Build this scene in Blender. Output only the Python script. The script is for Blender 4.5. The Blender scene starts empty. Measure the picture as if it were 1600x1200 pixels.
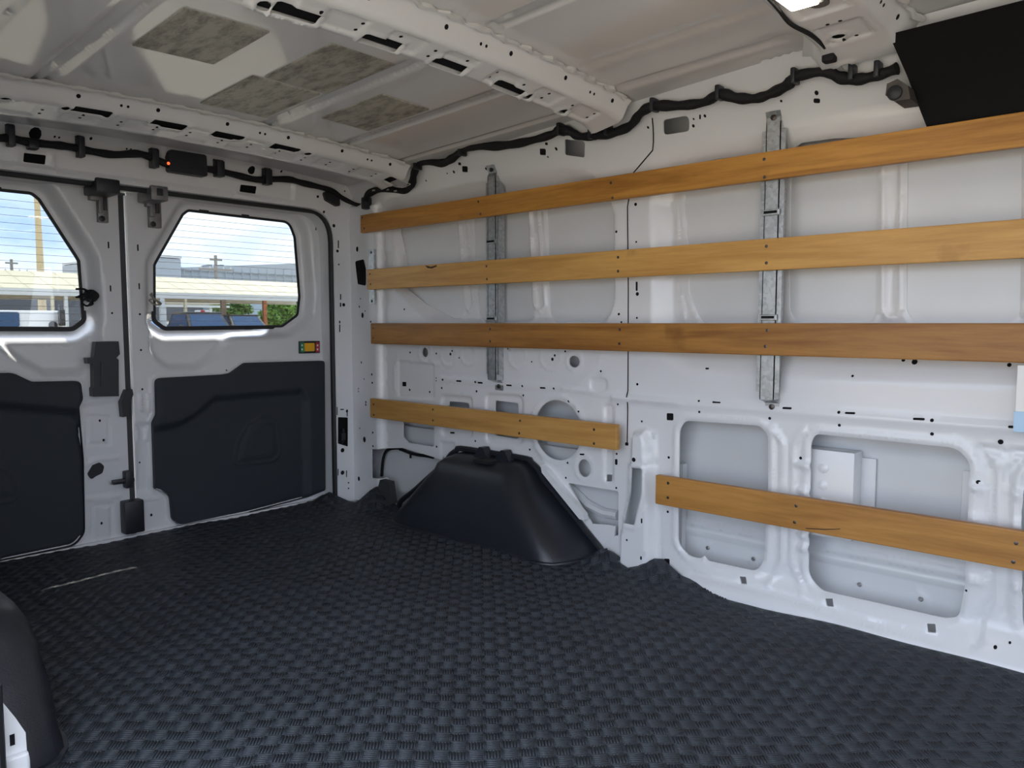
import bpy, bmesh, math, random
import numpy as np
from mathutils import Vector, Matrix
from mathutils.geometry import delaunay_2d_cdt as cdt
random.seed(4); rng = np.random.default_rng(4)
scn = bpy.context.scene; COL = scn.collection
R = math.radians

# ------------------------------------------------------------------ camera, world, sun, exposure
FPX, YAW, PIT = 1200.0, R(47.5), -math.atan(95/1200)
EYE = np.array([0, 0, .777])
cam = bpy.data.cameras.new('camera'); cam.sensor_width = 36; cam.lens = 36*FPX/1600; cam.clip_start = .02; cam.clip_end = 600
co = bpy.data.objects.new('camera', cam); COL.objects.link(co); scn.camera = co
co.location = EYE; co.rotation_euler = (math.pi/2 + PIT, 0, -YAW)

vs = scn.view_settings
vs.view_transform = 'Standard'; vs.look = 'None'; vs.gamma = 1; vs.exposure = .55; vs.use_curve_mapping = False
scn.cycles.max_bounces = 14; scn.cycles.diffuse_bounces = 8; scn.cycles.transparent_max_bounces = 16
scn.cycles.sample_clamp_indirect = 6; scn.cycles.caustics_reflective = False; scn.cycles.caustics_refractive = False

wd = bpy.data.worlds.new('sky'); scn.world = wd; wd.use_nodes = True
nt = wd.node_tree; nt.nodes.clear()
def N(t, **kw):
    n = nt.nodes.new(t)
    for k, v in kw.items(): setattr(n, k, v)
    return n
tc = N('ShaderNodeTexCoord'); mp = N('ShaderNodeMapping'); mp.inputs['Scale'].default_value = (1, 1, 2.6); mp.inputs['Location'].default_value = (.35, .1, .2)
nz = N('ShaderNodeTexNoise'); nz.inputs['Scale'].default_value = 2.2; nz.inputs['Detail'].default_value = 7; nz.inputs['Roughness'].default_value = .55
cr = N('ShaderNodeValToRGB'); cr.color_ramp.elements[0].position = .28; cr.color_ramp.elements[1].position = .48
cr.color_ramp.elements[0].color = (0, 0, 0, 1)
mx = N('ShaderNodeMix', data_type='RGBA'); mx.inputs['A'].default_value = (.20, .44, .98, 1); mx.inputs['B'].default_value = (.96, 1.05, 1.20, 1)
bg = N('ShaderNodeBackground'); bg.inputs['Strength'].default_value = 2.3; wo = N('ShaderNodeOutputWorld')
L = nt.links.new
L(tc.outputs['Generated'], mp.inputs['Vector']); L(mp.outputs[0], nz.inputs['Vector']); L(nz.outputs['Fac'], cr.inputs[0])
L(cr.outputs[0], mx.inputs['Factor']); L(mx.outputs['Result'], bg.inputs['Color']); L(bg.outputs[0], wo.inputs[0])

sun = bpy.data.lights.new('sun', 'SUN'); sun.energy = 4.8; sun.angle = R(.6); sun.color = (1, .93, .80)
so = bpy.data.objects.new('sun', sun); COL.objects.link(so)
SUNDIR = Vector((.75, .62, 1.0)).normalized()          # towards the sun: behind the van, a little to its driver side
so.rotation_euler = SUNDIR.to_track_quat('Z', 'Y').to_euler(); so.location = (5, 20, 20)

# ------------------------------------------------------------------ measuring: a photo pixel met with a real surface of the van
_F = np.array([math.sin(YAW)*math.cos(PIT), math.cos(YAW)*math.cos(PIT), math.sin(PIT)])
_R = np.array([math.cos(YAW), -math.sin(YAW), 0]); _U = np.cross(_R, _F)
def ray(px, py): return _F + _R*(px-800)/FPX + _U*(600-py)/FPX
def at_x(px, py, x): d = ray(px, py); return EYE + d*(x/d[0])
def at_y(px, py, y): d = ray(px, py); return EYE + d*(y/d[1])
def at_z(px, py, z): d = ray(px, py); return EYE + d*((z-EYE[2])/d[2])
def crop(x0, y0, s): return lambda X, Y: (x0 + X/s, y0 + Y/s)
c2 = crop(0, 240, 2.857); c3 = crop(0, 520, 2.857); c4 = crop(500, 220, 3.0); c5 = crop(500, 560, 2.857)
c6 = crop(960, 140, 2.5); c7 = crop(960, 600, 2.5); c1 = crop(0, 0, 2.2857); cw = crop(230, 320, 6.0); cl = crop(120, 240, 6.665)
ct = crop(860, 160, 5.333); cu = crop(560, 160, 5.333); ch = crop(0, 180, 5.0); ci = crop(300, 200, 4.444); cr8 = crop(1160, 0, 3.636)

# ------------------------------------------------------------------ materials
MAT = {}
def mat(name, col, rough=.5, metal=0, spec=.5, coat=0, bump=None, var=None, emit=None):
    """bump=(scale,strength,detail)  var=(scale,amount) lightens/darkens with soft noise"""
    if name in MAT: return MAT[name]
    m = bpy.data.materials.new(name); m.use_nodes = True; t = m.node_tree; b = t.nodes['Principled BSDF']
    b.inputs['Base Color'].default_value = (*col, 1); b.inputs['Roughness'].default_value = rough; b.inputs['Metallic'].default_value = metal
    b.inputs['Specular IOR Level'].default_value = spec; b.inputs['Coat Weight'].default_value = coat; b.inputs['Coat Roughness'].default_value = .06
    tx = t.nodes.new('ShaderNodeTexCoord')
    if var:
        n = t.nodes.new('ShaderNodeTexNoise'); n.inputs['Scale'].default_value = var[0]; n.inputs['Detail'].default_value = 5
        t.links.new(tx.outputs['Object'], n.inputs['Vector'])
        r = t.nodes.new('ShaderNodeMapRange'); r.inputs['From Min'].default_value = .3; r.inputs['From Max'].default_value = .7
        r.inputs['To Min'].default_value = 1-var[1]; r.inputs['To Max'].default_value = 1+var[1]
        t.links.new(n.outputs['Fac'], r.inputs['Value'])
        h = t.nodes.new('ShaderNodeVectorMath'); h.operation = 'SCALE'; h.inputs[0].default_value = col
        t.links.new(r.outputs[0], h.inputs['Scale']); t.links.new(h.outputs[0], b.inputs['Base Color'])
    if bump:
        n = t.nodes.new('ShaderNodeTexNoise'); n.inputs['Scale'].default_value = bump[0]; n.inputs['Detail'].default_value = bump[2]
        t.links.new(tx.outputs['Object'], n.inputs['Vector'])
        k = t.nodes.new('ShaderNodeBump'); k.inputs['Strength'].default_value = bump[1]; k.inputs['Distance'].default_value = .002
        t.links.new(n.outputs['Fac'], k.inputs['Height']); t.links.new(k.outputs[0], b.inputs['Normal'])
    if emit:
        b.inputs['Emission Color'].default_value = (*emit[0], 1); b.inputs['Emission Strength'].default_value = emit[1]
    MAT[name] = m; return m
PAINT = mat('white_paint', (.74, .75, .77), .22, spec=.5, var=(3, .02), bump=(14, .02, 2))
ROOFP = mat('roof_paint', (.70, .70, .70), .10, spec=.55, var=(3, .03))
SKINP = mat('skin_primer', (.66, .68, .70), .3, spec=.5, var=(2.5, .05))
DARK = mat('shade_and_seam_black', (.012, .012, .014), .9, spec=.1)  # black painted for the unlit depth of holes and hollows; also the panel seam
SEAL = mat('rubber_seal', (.012, .013, .016), .55)
MATR = mat('mat_rubber', (.030, .037, .048), .50, spec=.45, var=(6, .15), bump=(500, .25, 2))
PLAS = mat('black_plastic', (.016, .018, .022), .48, spec=.5, bump=(420, .35, 2))
WHEELP = mat('wheel_cover_plastic', (.016, .019, .025), .33, spec=.5, bump=(380, .22, 2))
TRIMP = mat('door_trim_board', (.027, .033, .042), .6, spec=.35, bump=(650, .5, 2))
FELT = mat('headliner_felt', (.012, .012, .013), .95, spec=.1, bump=(300, .8, 4))
LOOM = mat('loom_tape', (.010, .010, .012), .7, spec=.3, bump=(160, .8, 3))
CLIPB = mat('clip_plastic', (.012, .014, .02), .42)
SCREW = mat('screw_steel', (.10, .09, .08), .4, metal=.9)
STEELD = mat('latch_steel', (.22, .215, .22), .5, metal=.75, var=(40, .2))
RIVET = mat('rivet_steel', (.5, .5, .5), .35, metal=1)
SEALANT = mat('seam_sealant', (.62, .62, .62), .5, bump=(60, .6, 3))

def galv():
    m = bpy.data.materials.new('galvanised_steel'); m.use_nodes = True; t = m.node_tree; b = t.nodes['Principled BSDF']
    tx = t.nodes.new('ShaderNodeTexCoord'); v = t.nodes.new('ShaderNodeTexVoronoi'); v.inputs['Scale'].default_value = 110
    n = t.nodes.new('ShaderNodeTexNoise'); n.inputs['Scale'].default_value = 25; n.inputs['Detail'].default_value = 6
    a = t.nodes.new('ShaderNodeMix'); a.data_type = 'FLOAT'; a.inputs[0].default_value = .5
    r = t.nodes.new('ShaderNodeValToRGB'); r.color_ramp.elements[0].color = (.40, .42, .425, 1); r.color_ramp.elements[1].color = (.56, .58, .59, 1)
    r.color_ramp.elements[0].position = .25; r.color_ramp.elements[1].position = .75
    sp = t.nodes.new('ShaderNodeSeparateColor')
    for x in (v, n): t.links.new(tx.outputs['Object'], x.inputs['Vector'])
    t.links.new(v.outputs['Color'], sp.inputs[0]); t.links.new(sp.outputs[0], a.inputs[2]); t.links.new(n.outputs['Fac'], a.inputs[3])
    t.links.new(a.outputs[0], r.inputs[0]); t.links.new(r.outputs[0], b.inputs['Base Color'])
    b.inputs['Metallic'].default_value = .85; b.inputs['Roughness'].default_value = .38
    return m
GALV = galv()

def wood(name, c0, c1, seed):
    m = bpy.data.materials.new(name); m.use_nodes = True; t = m.node_tree; b = t.nodes['Principled BSDF']
    tx = t.nodes.new('ShaderNodeTexCoord'); mp = t.nodes.new('ShaderNodeMapping'); mp.inputs['Scale'].default_value = (9, .9, 13); mp.inputs['Location'].default_value = (seed*3.1, seed*1.7, seed*.9)
    t.links.new(tx.outputs['Object'], mp.inputs[0])
    n = t.nodes.new('ShaderNodeTexNoise'); n.inputs['Scale'].default_value = 1.6; n.inputs['Detail'].default_value = 4; n.inputs['Distortion'].default_value = 1.2
    w = t.nodes.new('ShaderNodeTexNoise'); w.inputs['Scale'].default_value = 9; w.inputs['Detail'].default_value = 8; w.inputs['Roughness'].default_value = .7
    for x in (n, w): t.links.new(mp.outputs[0], x.inputs['Vector'])
    a = t.nodes.new('ShaderNodeMix'); a.data_type = 'FLOAT'; a.inputs[0].default_value = .38
    t.links.new(n.outputs['Fac'], a.inputs[2]); t.links.new(w.outputs['Fac'], a.inputs[3])
    r = t.nodes.new('ShaderNodeValToRGB'); e = r.color_ramp.elements
    e[0].position = .39; e[0].color = (*c0, 1); e[1].position = .61; e[1].color = (*c1, 1)
    t.links.new(a.outputs[0], r.inputs[0])
    k = t.nodes.new('ShaderNodeTexNoise'); k.inputs['Scale'].default_value = 5.5; k.inputs['Detail'].default_value = 5        # knots and scuffs
    t.links.new(tx.outputs['Object'], k.inputs['Vector'])
    kr = t.nodes.new('ShaderNodeValToRGB'); kr.color_ramp.elements[0].position = .66; kr.color_ramp.elements[0].color = (0, 0, 0, 1); kr.color_ramp.elements[1].position = .78; kr.color_ramp.elements[1].color = (.7, .7, .7, 1)
    t.links.new(k.outputs['Fac'], kr.inputs[0])
    x = t.nodes.new('ShaderNodeMix'); x.data_type = 'RGBA'; x.inputs['B'].default_value = (c0[0]*.45, c0[1]*.4, c0[2]*.35, 1)
    t.links.new(kr.outputs[0], x.inputs['Factor']); t.links.new(r.outputs[0], x.inputs['A']); t.links.new(x.outputs['Result'], b.inputs['Base Color'])
    b.inputs['Roughness'].default_value = .42; b.inputs['Specular IOR Level'].default_value = .35
    u = t.nodes.new('ShaderNodeBump'); u.inputs['Strength'].default_value = .12; u.inputs['Distance'].default_value = .001
    t.links.new(w.outputs['Fac'], u.inputs['Height']); t.links.new(u.outputs[0], b.inputs['Normal'])
    return m

def glass(name, tint, rough=0.0):
    m = bpy.data.materials.new(name); m.use_nodes = True; t = m.node_tree; t.nodes.clear()
    o = t.nodes.new('ShaderNodeOutputMaterial'); tr = t.nodes.new('ShaderNodeBsdfTransparent'); tr.inputs[0].default_value = (*tint, 1)
    g = t.nodes.new('ShaderNodeBsdfGlossy'); g.inputs['Roughness'].default_value = rough; f = t.nodes.new('ShaderNodeFresnel'); f.inputs[0].default_value = 1.45
    x = t.nodes.new('ShaderNodeMixShader'); t.links.new(f.outputs[0], x.inputs[0]); t.links.new(tr.outputs[0], x.inputs[1]); t.links.new(g.outputs[0], x.inputs[2]); t.links.new(x.outputs[0], o.inputs[0])
    return m
PANE = glass('tinted_pane', (.60, .615, .61))

# ------------------------------------------------------------------ object helpers
def tag(o, label=None, cat=None, group=None, kind=None):
    if label: o['label'] = label
    if cat: o['category'] = cat
    if group: o['group'] = group
    if kind: o['kind'] = kind
    return o
def link(name, me, m, parent=None, smooth=False):
    if m is not None:
        for q in (m if isinstance(m, (list, tuple)) else [m]): me.materials.append(q)
    if smooth: me.polygons.foreach_set('use_smooth', np.ones(len(me.polygons), bool))
    o = bpy.data.objects.new(name, me); COL.objects.link(o)
    if parent is not None:
        o.parent = parent; o.matrix_parent_inverse = Matrix.Translation(-parent.location)
    return o
def empty(name, loc=(0, 0, 0)):
    o = bpy.data.objects.new(name, None); COL.objects.link(o); o.location = loc; o.empty_display_size = .05; return o

class MB:
    """collects simple shapes into one mesh"""
    def __init__(s): s.v = []; s.f = []; s.mi = []; s.cur = 0
    def add(s, vs, fs):
        b = len(s.v); s.v += [tuple(map(float, p)) for p in vs]; s.f += [tuple(b+i for i in f) for f in fs]; s.mi += [s.cur]*len(fs); return s
    def box(s, lo, hi, bev=0):
        (x0, y0, z0), (x1, y1, z1) = lo, hi
        if bev:
            bm = bmesh.new(); bmesh.ops.create_cube(bm, size=1)
            for v in bm.verts: v.co = Vector(((x0+x1)/2+v.co.x*(x1-x0), (y0+y1)/2+v.co.y*(y1-y0), (z0+z1)/2+v.co.z*(z1-z0)))
            bmesh.ops.bevel(bm, geom=bm.edges[:], offset=bev, segments=2, affect='EDGES', profile=.6)
            bm.verts.index_update(); s.add([v.co for v in bm.verts], [[v.index for v in f.verts] for f in bm.faces]); bm.free(); return s
        return s.add([(x0, y0, z0), (x1, y0, z0), (x1, y1, z0), (x0, y1, z0), (x0, y0, z1), (x1, y0, z1), (x1, y1, z1), (x0, y1, z1)],
                     [(3, 2, 1, 0), (4, 5, 6, 7), (0, 1, 5, 4), (1, 2, 6, 5), (2, 3, 7, 6), (3, 0, 4, 7)])
    def prism(s, poly, fn, d0, d1):
        """poly (u,v) list; fn(u,v,d)->xyz; between depth d0 and d1"""
        n = len(poly); vs = [fn(u, v, d0) for u, v in poly] + [fn(u, v, d1) for u, v in poly]
        return s.add(vs, [tuple(range(n))[::-1], tuple(range(n, 2*n))] + [(i, (i+1) % n, n+(i+1) % n, n+i) for i in range(n)])
    def tube(s, pts, r, n=8, caps=True):
        P = [Vector(map(float, p)) for p in pts]; m = len(P); rr = r if isinstance(r, (list, tuple)) else [r]*m
        up = None; vs = []
        for i in range(m):
            t = (P[min(i+1, m-1)]-P[max(i-1, 0)]).normalized()
            if up is None: up = t.orthogonal().normalized()
            up = (up-t*up.dot(t)).normalized(); w = t.cross(up)
            for k in range(n):
                a = 2*math.pi*k/n; vs.append(P[i]+(up*math.cos(a)+w*math.sin(a))*rr[i])
        fs = [(i*n+k, i*n+(k+1) % n, (i+1)*n+(k+1) % n, (i+1)*n+k) for i in range(m-1) for k in range(n)]
        if caps: fs += [tuple(range(n))[::-1], tuple(range((m-1)*n, m*n))]
        return s.add(vs, fs)
    def lathe(s, c, axis, prof, n=14):
        """prof: list of (r, d) along axis from c"""
        a = Vector(axis).normalized(); u = a.orthogonal().normalized(); w = a.cross(u); c = Vector(c); vs = []
        for r, d in prof:
            for k in range(n):
                t = 2*math.pi*k/n; vs.append(c+a*d+(u*math.cos(t)+w*math.sin(t))*r)
        m = len(prof)
        fs = [(i*n+k, i*n+(k+1) % n, (i+1)*n+(k+1) % n, (i+1)*n+k) for i in range(m-1) for k in range(n)]
        fs += [tuple(range(n))[::-1], tuple(range((m-1)*n, m*n))]
        return s.add(vs, fs)
    def build(s, name, m, parent=None, smooth=False, recalc=True):
        me = bpy.data.meshes.new(name); me.from_pydata(s.v, [], s.f)
        if any(s.mi): me.polygons.foreach_set('material_index', s.mi)
        if recalc:
            bm = bmesh.new(); bm.from_mesh(me); bmesh.ops.recalc_face_normals(bm, faces=bm.faces[:]); bm.to_mesh(me); bm.free()
        o = link(name, me, m, parent)
        if smooth:
            me.polygons.foreach_set('use_smooth', np.ones(len(me.polygons), bool))
            me.set_sharp_from_angle(angle=R(38))
        return o

def smooth_path(pts, n=5):
    P = [np.array(p, float) for p in pts]; out = []
    for i in range(len(P)-1):
        a, b, c, d = P[max(i-1, 0)], P[i], P[i+1], P[min(i+2, len(P)-1)]
        for k in range(n):
            t = k/n; out.append(.5*((2*b)+(-a+c)*t+(2*a-5*b+4*c-d)*t*t+(-a+3*b-3*c+d)*t**3))
    return out+[P[-1]]

# ------------------------------------------------------------------ stamped sheet panels: outline + holes + pressed relief
def rp(poly, r, n=5):
    """round the corners of a polygon; r a number or a list"""
    P = [np.array(p[:2], float) for p in poly]; m = len(P); out = []
    for i in range(m):
        a, b, c = P[i-1], P[i], P[(i+1) % m]; ri = r[i] if isinstance(r, (list, tuple)) else r
        u = a-b; w = c-b; lu, lw = np.linalg.norm(u), np.linalg.norm(w); u = u/lu; w = w/lw
        ang = math.acos(max(-1, min(1, float(u@w))))
        if ri <= 0 or ang > 3.0: out.append(b); continue
        t = min(ri/math.tan(ang/2), lu*.48, lw*.48)
        p0, p1 = b+u*t, b+w*t
        for k in range(n+1):
            s = k/n; out.append((1-s)**2*p0+2*s*(1-s)*b+s*s*p1)
    return np.array(out)
def circ(c, r, n=20, ry=None): return np.array([(c[0]+r*math.cos(2*math.pi*k/n), c[1]+(ry or r)*math.sin(2*math.pi*k/n)) for k in range(n)])
def rect(c, w, h): return np.array([(c[0]-w/2, c[1]-h/2), (c[0]+w/2, c[1]-h/2), (c[0]+w/2, c[1]+h/2), (c[0]-w/2, c[1]+h/2)])
def area2(p): return float(np.sum(p[:, 0]*np.roll(p[:, 1], -1)-np.roll(p[:, 0], -1)*p[:, 1]))
def offs(poly, d):
    """offset a polygon outwards by d"""
    p = np.array(poly, float)
    if area2(p) < 0: p = p[::-1]
    e = np.roll(p, -1, 0)-p; nrm = np.stack([e[:, 1], -e[:, 0]], 1); nrm /= np.linalg.norm(nrm, axis=1, keepdims=True)+1e-12
    q = nrm+np.roll(nrm, 1, 0); q /= np.linalg.norm(q, axis=1, keepdims=True)+1e-12
    return p+q*d
def segdist(P, a, b):
    e = b-a; w = P-a; t = np.clip((w@e)/(e@e+1e-15), 0, 1)[:, None]; return np.linalg.norm(w-t*e, axis=1)
def inside(P, poly):
    c = np.zeros(len(P), bool); b = np.roll(poly, -1, 0)
    for (x0, y0), (x1, y1) in zip(poly, b):
        if y0 == y1: continue
        c ^= ((y0 > P[:, 1]) != (y1 > P[:, 1])) & (P[:, 0] < (x1-x0)*(P[:, 1]-y0)/(y1-y0)+x0)
    return c
def sdf(P, poly):
    d = np.full(len(P), 1e9); b = np.roll(poly, -1, 0)
    for p, q in zip(poly, b): d = np.minimum(d, segdist(P, p, q))
    return np.where(inside(P, poly), -d, d)
def sm(t): t = np.clip(t, 0, 1); return t*t*(3-2*t)
def near(P, poly, m): return (P[:, 0] > poly[:, 0].min()-m) & (P[:, 0] < poly[:, 0].max()+m) & (P[:, 1] > poly[:, 1].min()-m) & (P[:, 1] < poly[:, 1].max()+m)
def relief(P, feats, extra=None):
    h = np.zeros(len(P))
    for f in feats:
        k, poly = f[0], np.array(f[1], float)
        if k == 'fill':
            d, w = f[2:]; q = near(P, poly, .001)
            if q.any(): h[q] += d*sm(-sdf(P[q], poly)/w)
        elif k == 'ring':
            d, off, r = f[2:]; q = near(P, poly, off+r)
            if q.any(): h[q] += d*sm(1-np.abs(sdf(P[q], poly)-off)/r)
        elif k == 'line':
            d, r = f[2:]; q = near(P, poly, r)
            if q.any():
                s = np.full(q.sum(), 1e9)
                for a, b in zip(poly[:-1], poly[1:]): s = np.minimum(s, segdist(P[q], a, b))
                h[q] += d*sm(1-s/r)
    if extra is not None: h += extra(P)
    return h
def contour(poly, offsets, step, closed=True):
    out = []; p = np.array(poly, float)
    if closed and area2(p) < 0: p = p[::-1]
    nx = np.roll(p, -1, 0) if closed else p[1:]
    for a, b in zip(p if closed else p[:-1], nx):
        e = b-a; l = np.linalg.norm(e)
        if l < 1e-9: continue
        k = max(1, int(l/step)); n = np.array([e[1], -e[0]])/l
        for i in range(k):
            for o in offsets: out.append(a+e*((i+.5)/k)+n*o)
    return out
def densify(poly, step):
    out = []
    for a, b in zip(poly, np.roll(poly, -1, 0)):
        k = max(1, int(np.linalg.norm(b-a)/step))
        for i in range(k): out.append(a+(b-a)*i/k)
    return np.array(out)
def panel(name, outline, holes, feats, place, m, step=.012, parent=None, flange=.004, extra=None, uaspect=1.0):
    """a pressed sheet: place(u, v, h) -> xyz arrays (h = relief towards the inside of the van)"""
    outline = densify(np.array(outline, float), step*1.5); holes = [densify(np.array(q, float), step) for q in holes]
    free = []
    for f in feats:
        if f[0] == 'fill': free += contour(f[1], [0, -f[3]*.5, -f[3]], step*.8)
        elif f[0] == 'ring': free += contour(f[1], [f[3]-f[4], f[3], f[3]+f[4]], step*.8)
        else: free += contour(f[1], [-f[3], 0, f[3]], step*.8, False)
    lo, hi = outline.min(0), outline.max(0)
    gx, gy = np.meshgrid(np.arange(lo[0]+step*.5, hi[0], step*uaspect), np.arange(lo[1]+step*.5, hi[1], step), indexing='ij')
    P = np.concatenate([np.array(free).reshape(-1, 2), np.stack([gx.ravel(), gy.ravel()], 1)])
    cell = np.round(P/(step*.42)).astype(np.int64); _, ix = np.unique(cell[:, 0]*1000003+cell[:, 1], return_index=True); P = P[np.sort(ix)]
    keep = sdf(P, outline) < -step*.3
    for q in holes:
        z = near(P, q, step*.3)
        if z.any(): s = np.ones(len(P)); s[z] = sdf(P[z], q); keep &= s > step*.3
    P = P[keep]; loops = []; allp = []; edges = []
    for q in [outline]+holes:
        b = len(allp); allp += list(q); edges += [(b+i, b+(i+1) % len(q)) for i in range(len(q))]
    r = cdt([Vector(map(float, p)) for p in allp+list(P)], edges, [], 0, 1e-7)
    V = np.array([tuple(v) for v in r[0]]); T = np.array([f for f in r[2]])
    C = V[T].mean(1); k = inside(C, outline)
    for q in holes:
        z = near(C, q, 0); 
        if z.any(): zi = np.where(z)[0]; k[zi[inside(C[z], q)]] = False
    T = T[k]; X = place(V[:, 0], V[:, 1], relief(V, feats, extra)); X = np.stack(X, 1) if isinstance(X, tuple) else X
    vs = X.tolist(); fs = T.tolist()
    if flange:
        for q in holes:
            h = relief(q, feats, extra); a = np.stack(place(q[:, 0], q[:, 1], h), 1); b = np.stack(place(q[:, 0], q[:, 1], h-flange), 1)
            n = len(q); o = len(vs); vs += a.tolist()+b.tolist(); fs += [(o+i, o+(i+1) % n, o+n+(i+1) % n, o+n+i) for i in range(n)]
    me = bpy.data.meshes.new(name); me.from_pydata(vs, [], fs); me.update()
    # make the sheet face the inside of the van
    p0 = np.array(place(V[T[0]][:, 0], V[T[0]][:, 1], np.zeros(3))).T; d = np.array(place(V[T[0]][:, 0], V[T[0]][:, 1], np.ones(3)*.01)).T-p0
    if np.dot(np.cross(p0[1]-p0[0], p0[2]-p0[0]), d[0]) < 0: me.flip_normals()
    return link(name, me, m, parent, True)
def marks(name, polys, feats, place, m, parent, extra=None, lift=.0008):
    """dark patches conforming to a panel, painted for the shade of small holes, joined into one part"""
    b = MB()
    for q in polys:
        q = np.array(q, float); c = q.mean(0, keepdims=True); q = np.concatenate([c, q])
        X = np.stack(place(q[:, 0], q[:, 1], relief(q, feats, extra)+lift), 1); n = len(q)-1
        b.add(X, [(0, 1+i, 1+(i+1) % n) for i in range(n)])
    return tag(b.build(name, m, parent, recalc=False), kind='stuff')

# ================================================================== THE VAN SHELL
XC = 1.10                                              # centre line of the van
def xw(u, z):                                          # inner side panel (driver side), near upright, leaning in below the roof
    u = np.asarray(u, float); z = np.asarray(z, float)
    x = np.interp(z, [0, 1.14, 1.24, 1.30, 1.34, 1.40, 1.47], [2.03, 2.03, 2.022, 2.003, 1.978, 1.928, 1.86])
    return x - .062*(1-sm(z/.085))*sm((1.22-u)/.2)       # rocker flares in at the floor
def zr(x, y):                                          # roof skin
    return 1.435-.042*(np.asarray(y, float)-1.6)-.035*((np.asarray(x, float)-XC)/.82)**2
def W(px, py):                                         # pixel -> (y, z) on the side panel
    x = 2.03
    for _ in range(6): p = at_x(px, py, x); x = float(xw(p[1], p[2]))
    return np.array([p[1], p[2]])
def RF(px, py, drop=0.0):                              # pixel -> (x, y) on the roof
    z = 1.42
    for _ in range(6): p = at_z(px, py, z); z = float(zr(p[0], p[1]))-drop
    return np.array([p[0], p[1]])
def Wp(c, pts): return np.array([W(*c(*p)) for p in pts])

def wall_place(u, z, h): return (xw(u, z)-h, u, z)
wallR_out = [(-.75, 0), (2.80, 0), (2.80, 1.36), (1.9, 1.40), (.9, 1.44), (-.75, 1.47)]
H = []          # big openings
H.append(rp(Wp(c4, [(352, 330), (352, 425), (378, 580), (385, 690), (470, 765), (600, 832), (640, 828), (655, 790), (612, 392), (600, 330)]), .03))
H.append(rp(Wp(c4, [(690, 320), (690, 390), (712, 700), (722, 815), (750, 845), (945, 848), (975, 830), (965, 700), (950, 350), (945, 290)]), .03))
H.append(rp(Wp(c4, [(1030, 285), (1035, 340), (1045, 700), (1050, 820), (1085, 848), (1300, 850), (1360, 800), (1372, 700), (1360, 310), (1355, 250)]), .03))
H.append(rp(Wp(c6, [(300, 287), (262, 330), (252, 440), (268, 600), (275, 800), (320, 910), (530, 910), (560, 880), (560, 270), (500, 252), (380, 266)]), .03))
H.append(rp(Wp(c6, [(668, 235), (668, 400), (664, 860), (690, 908), (980, 908), (1004, 880), (1005, 200), (960, 182), (850, 186), (720, 203)]), .03))
H.append(rp(Wp(c6, [(1130, 200), (1128, 500), (1126, 860), (1150, 908), (1540, 910), (1575, 870), (1580, 140), (1500, 120), (1180, 170)]), .03))
H.append(rp(Wp(c6, [(1640, 160), (1640, 910), (2050, 915), (2100, 160)]), .04))
L1 = rp(Wp(c7, [(275, 143), (570, 163), (600, 200), (600, 400), (585, 690), (556, 732), (362, 690), (352, 668), (338, 682), (290, 672), (248, 622), (254, 180)]), .045)
L2 = rp(Wp(c7, [(785, 195), (1340, 250), (1392, 310), (1385, 420), (1368, 800), (1345, 912), (1290, 915), (800, 805), (757, 745), (768, 230)]), .05)
L3 = rp(Wp(c7, [(1615, 300), (1990, 340), (1990, 1070), (1592, 1000), (1590, 500)]), .05)
H += [L1, L2, L3]
R1c = W(*c5(1060, 320)); R1 = circ(R1c, .104, 36); R2 = circ(W(*c5(1180, 490)), .027, 20, .030)
W1 = rp(Wp(c5, [(370, 235), (510, 240), (510, 395), (395, 377), (370, 350)]), .012)
Q1 = rp(Wp(c5, [(568, 192), (660, 198), (660, 262), (568, 258)]), .014); Q2 = rp(Wp(c5, [(775, 188), (880, 200), (880, 362), (775, 345)]), .01)
REARO = rp(Wp(c5, [(255, 402), (372, 400), (505, 440), (560, 462), (545, 640), (430, 700), (352, 690), (300, 533), (255, 530)]), .006)
FRONTO = rp(Wp(c5, [(1105, 556), (1332, 592), (1332, 792), (1310, 790), (1305, 745), (1215, 738), (1190, 700)]), .006)
SLOT = rp(Wp(c5, [(1395, 480), (1462, 485), (1460, 600), (1428, 736), (1366, 724), (1393, 610)]), .008)
H += [R1, R2, W1, Q1, Q2, REARO, FRONTO, SLOT]
def sq(c, X, Y, w, h=None, r=.002):
    h = h or w; return rp(Wp(c, [(X-w/2, Y-h/2), (X+w/2, Y-h/2), (X+w/2, Y+h/2), (X-w/2, Y+h/2)]), r, 2)
H += [sq(c5, 1287, 535, 24, 30), sq(c7, 502, 768, 26, 32), sq(c7, 841, 854, 30, 36), sq(c7, 1239, 954, 34, 40), sq(c5, 1265, 768, 18, 30)]
H += [rp(Wp(ct, [(115, 305), (287, 325), (283, 460), (115, 436)]), .008), rp(Wp(ct, [(938, 145), (1155, 105), (1155, 240), (938, 274)]), .012)]
H += [circ(W(*c4(492, 992)), .019, 16), circ(W(*c4(1192, 1035)), .023, 16, .020)]
FW = []         # pressed relief
U1 = rp(Wp(c4, [(262, 330), (320, 268), (700, 190), (1150, 118), (1268, 142), (1340, 220), (1392, 330), (1395, 760), (1345, 890), (620, 885), (500, 850), (345, 690), (330, 430)]), .08)
U2 = rp(Wp(c6, [(128, 430), (180, 275), (290, 205), (600, 160), (1250, 75), (2150, -80), (2150, 1180), (1590, 1165), (560, 1135), (250, 1105), (140, 1000)]), .09)
FW += [('fill', U1, -.032, .045), ('fill', U2, -.032, .07)]
for q in (L1, L2, L3): FW.append(('ring', q, .006, .012, .012))
FW += [('ring', R1, .006, .014, .009), ('ring', R2, .004, .012, .008), ('ring', SLOT, .006, .008, .008)]
for q in H[:7]: FW.append(('ring', q, .003, .012, .01))
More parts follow.
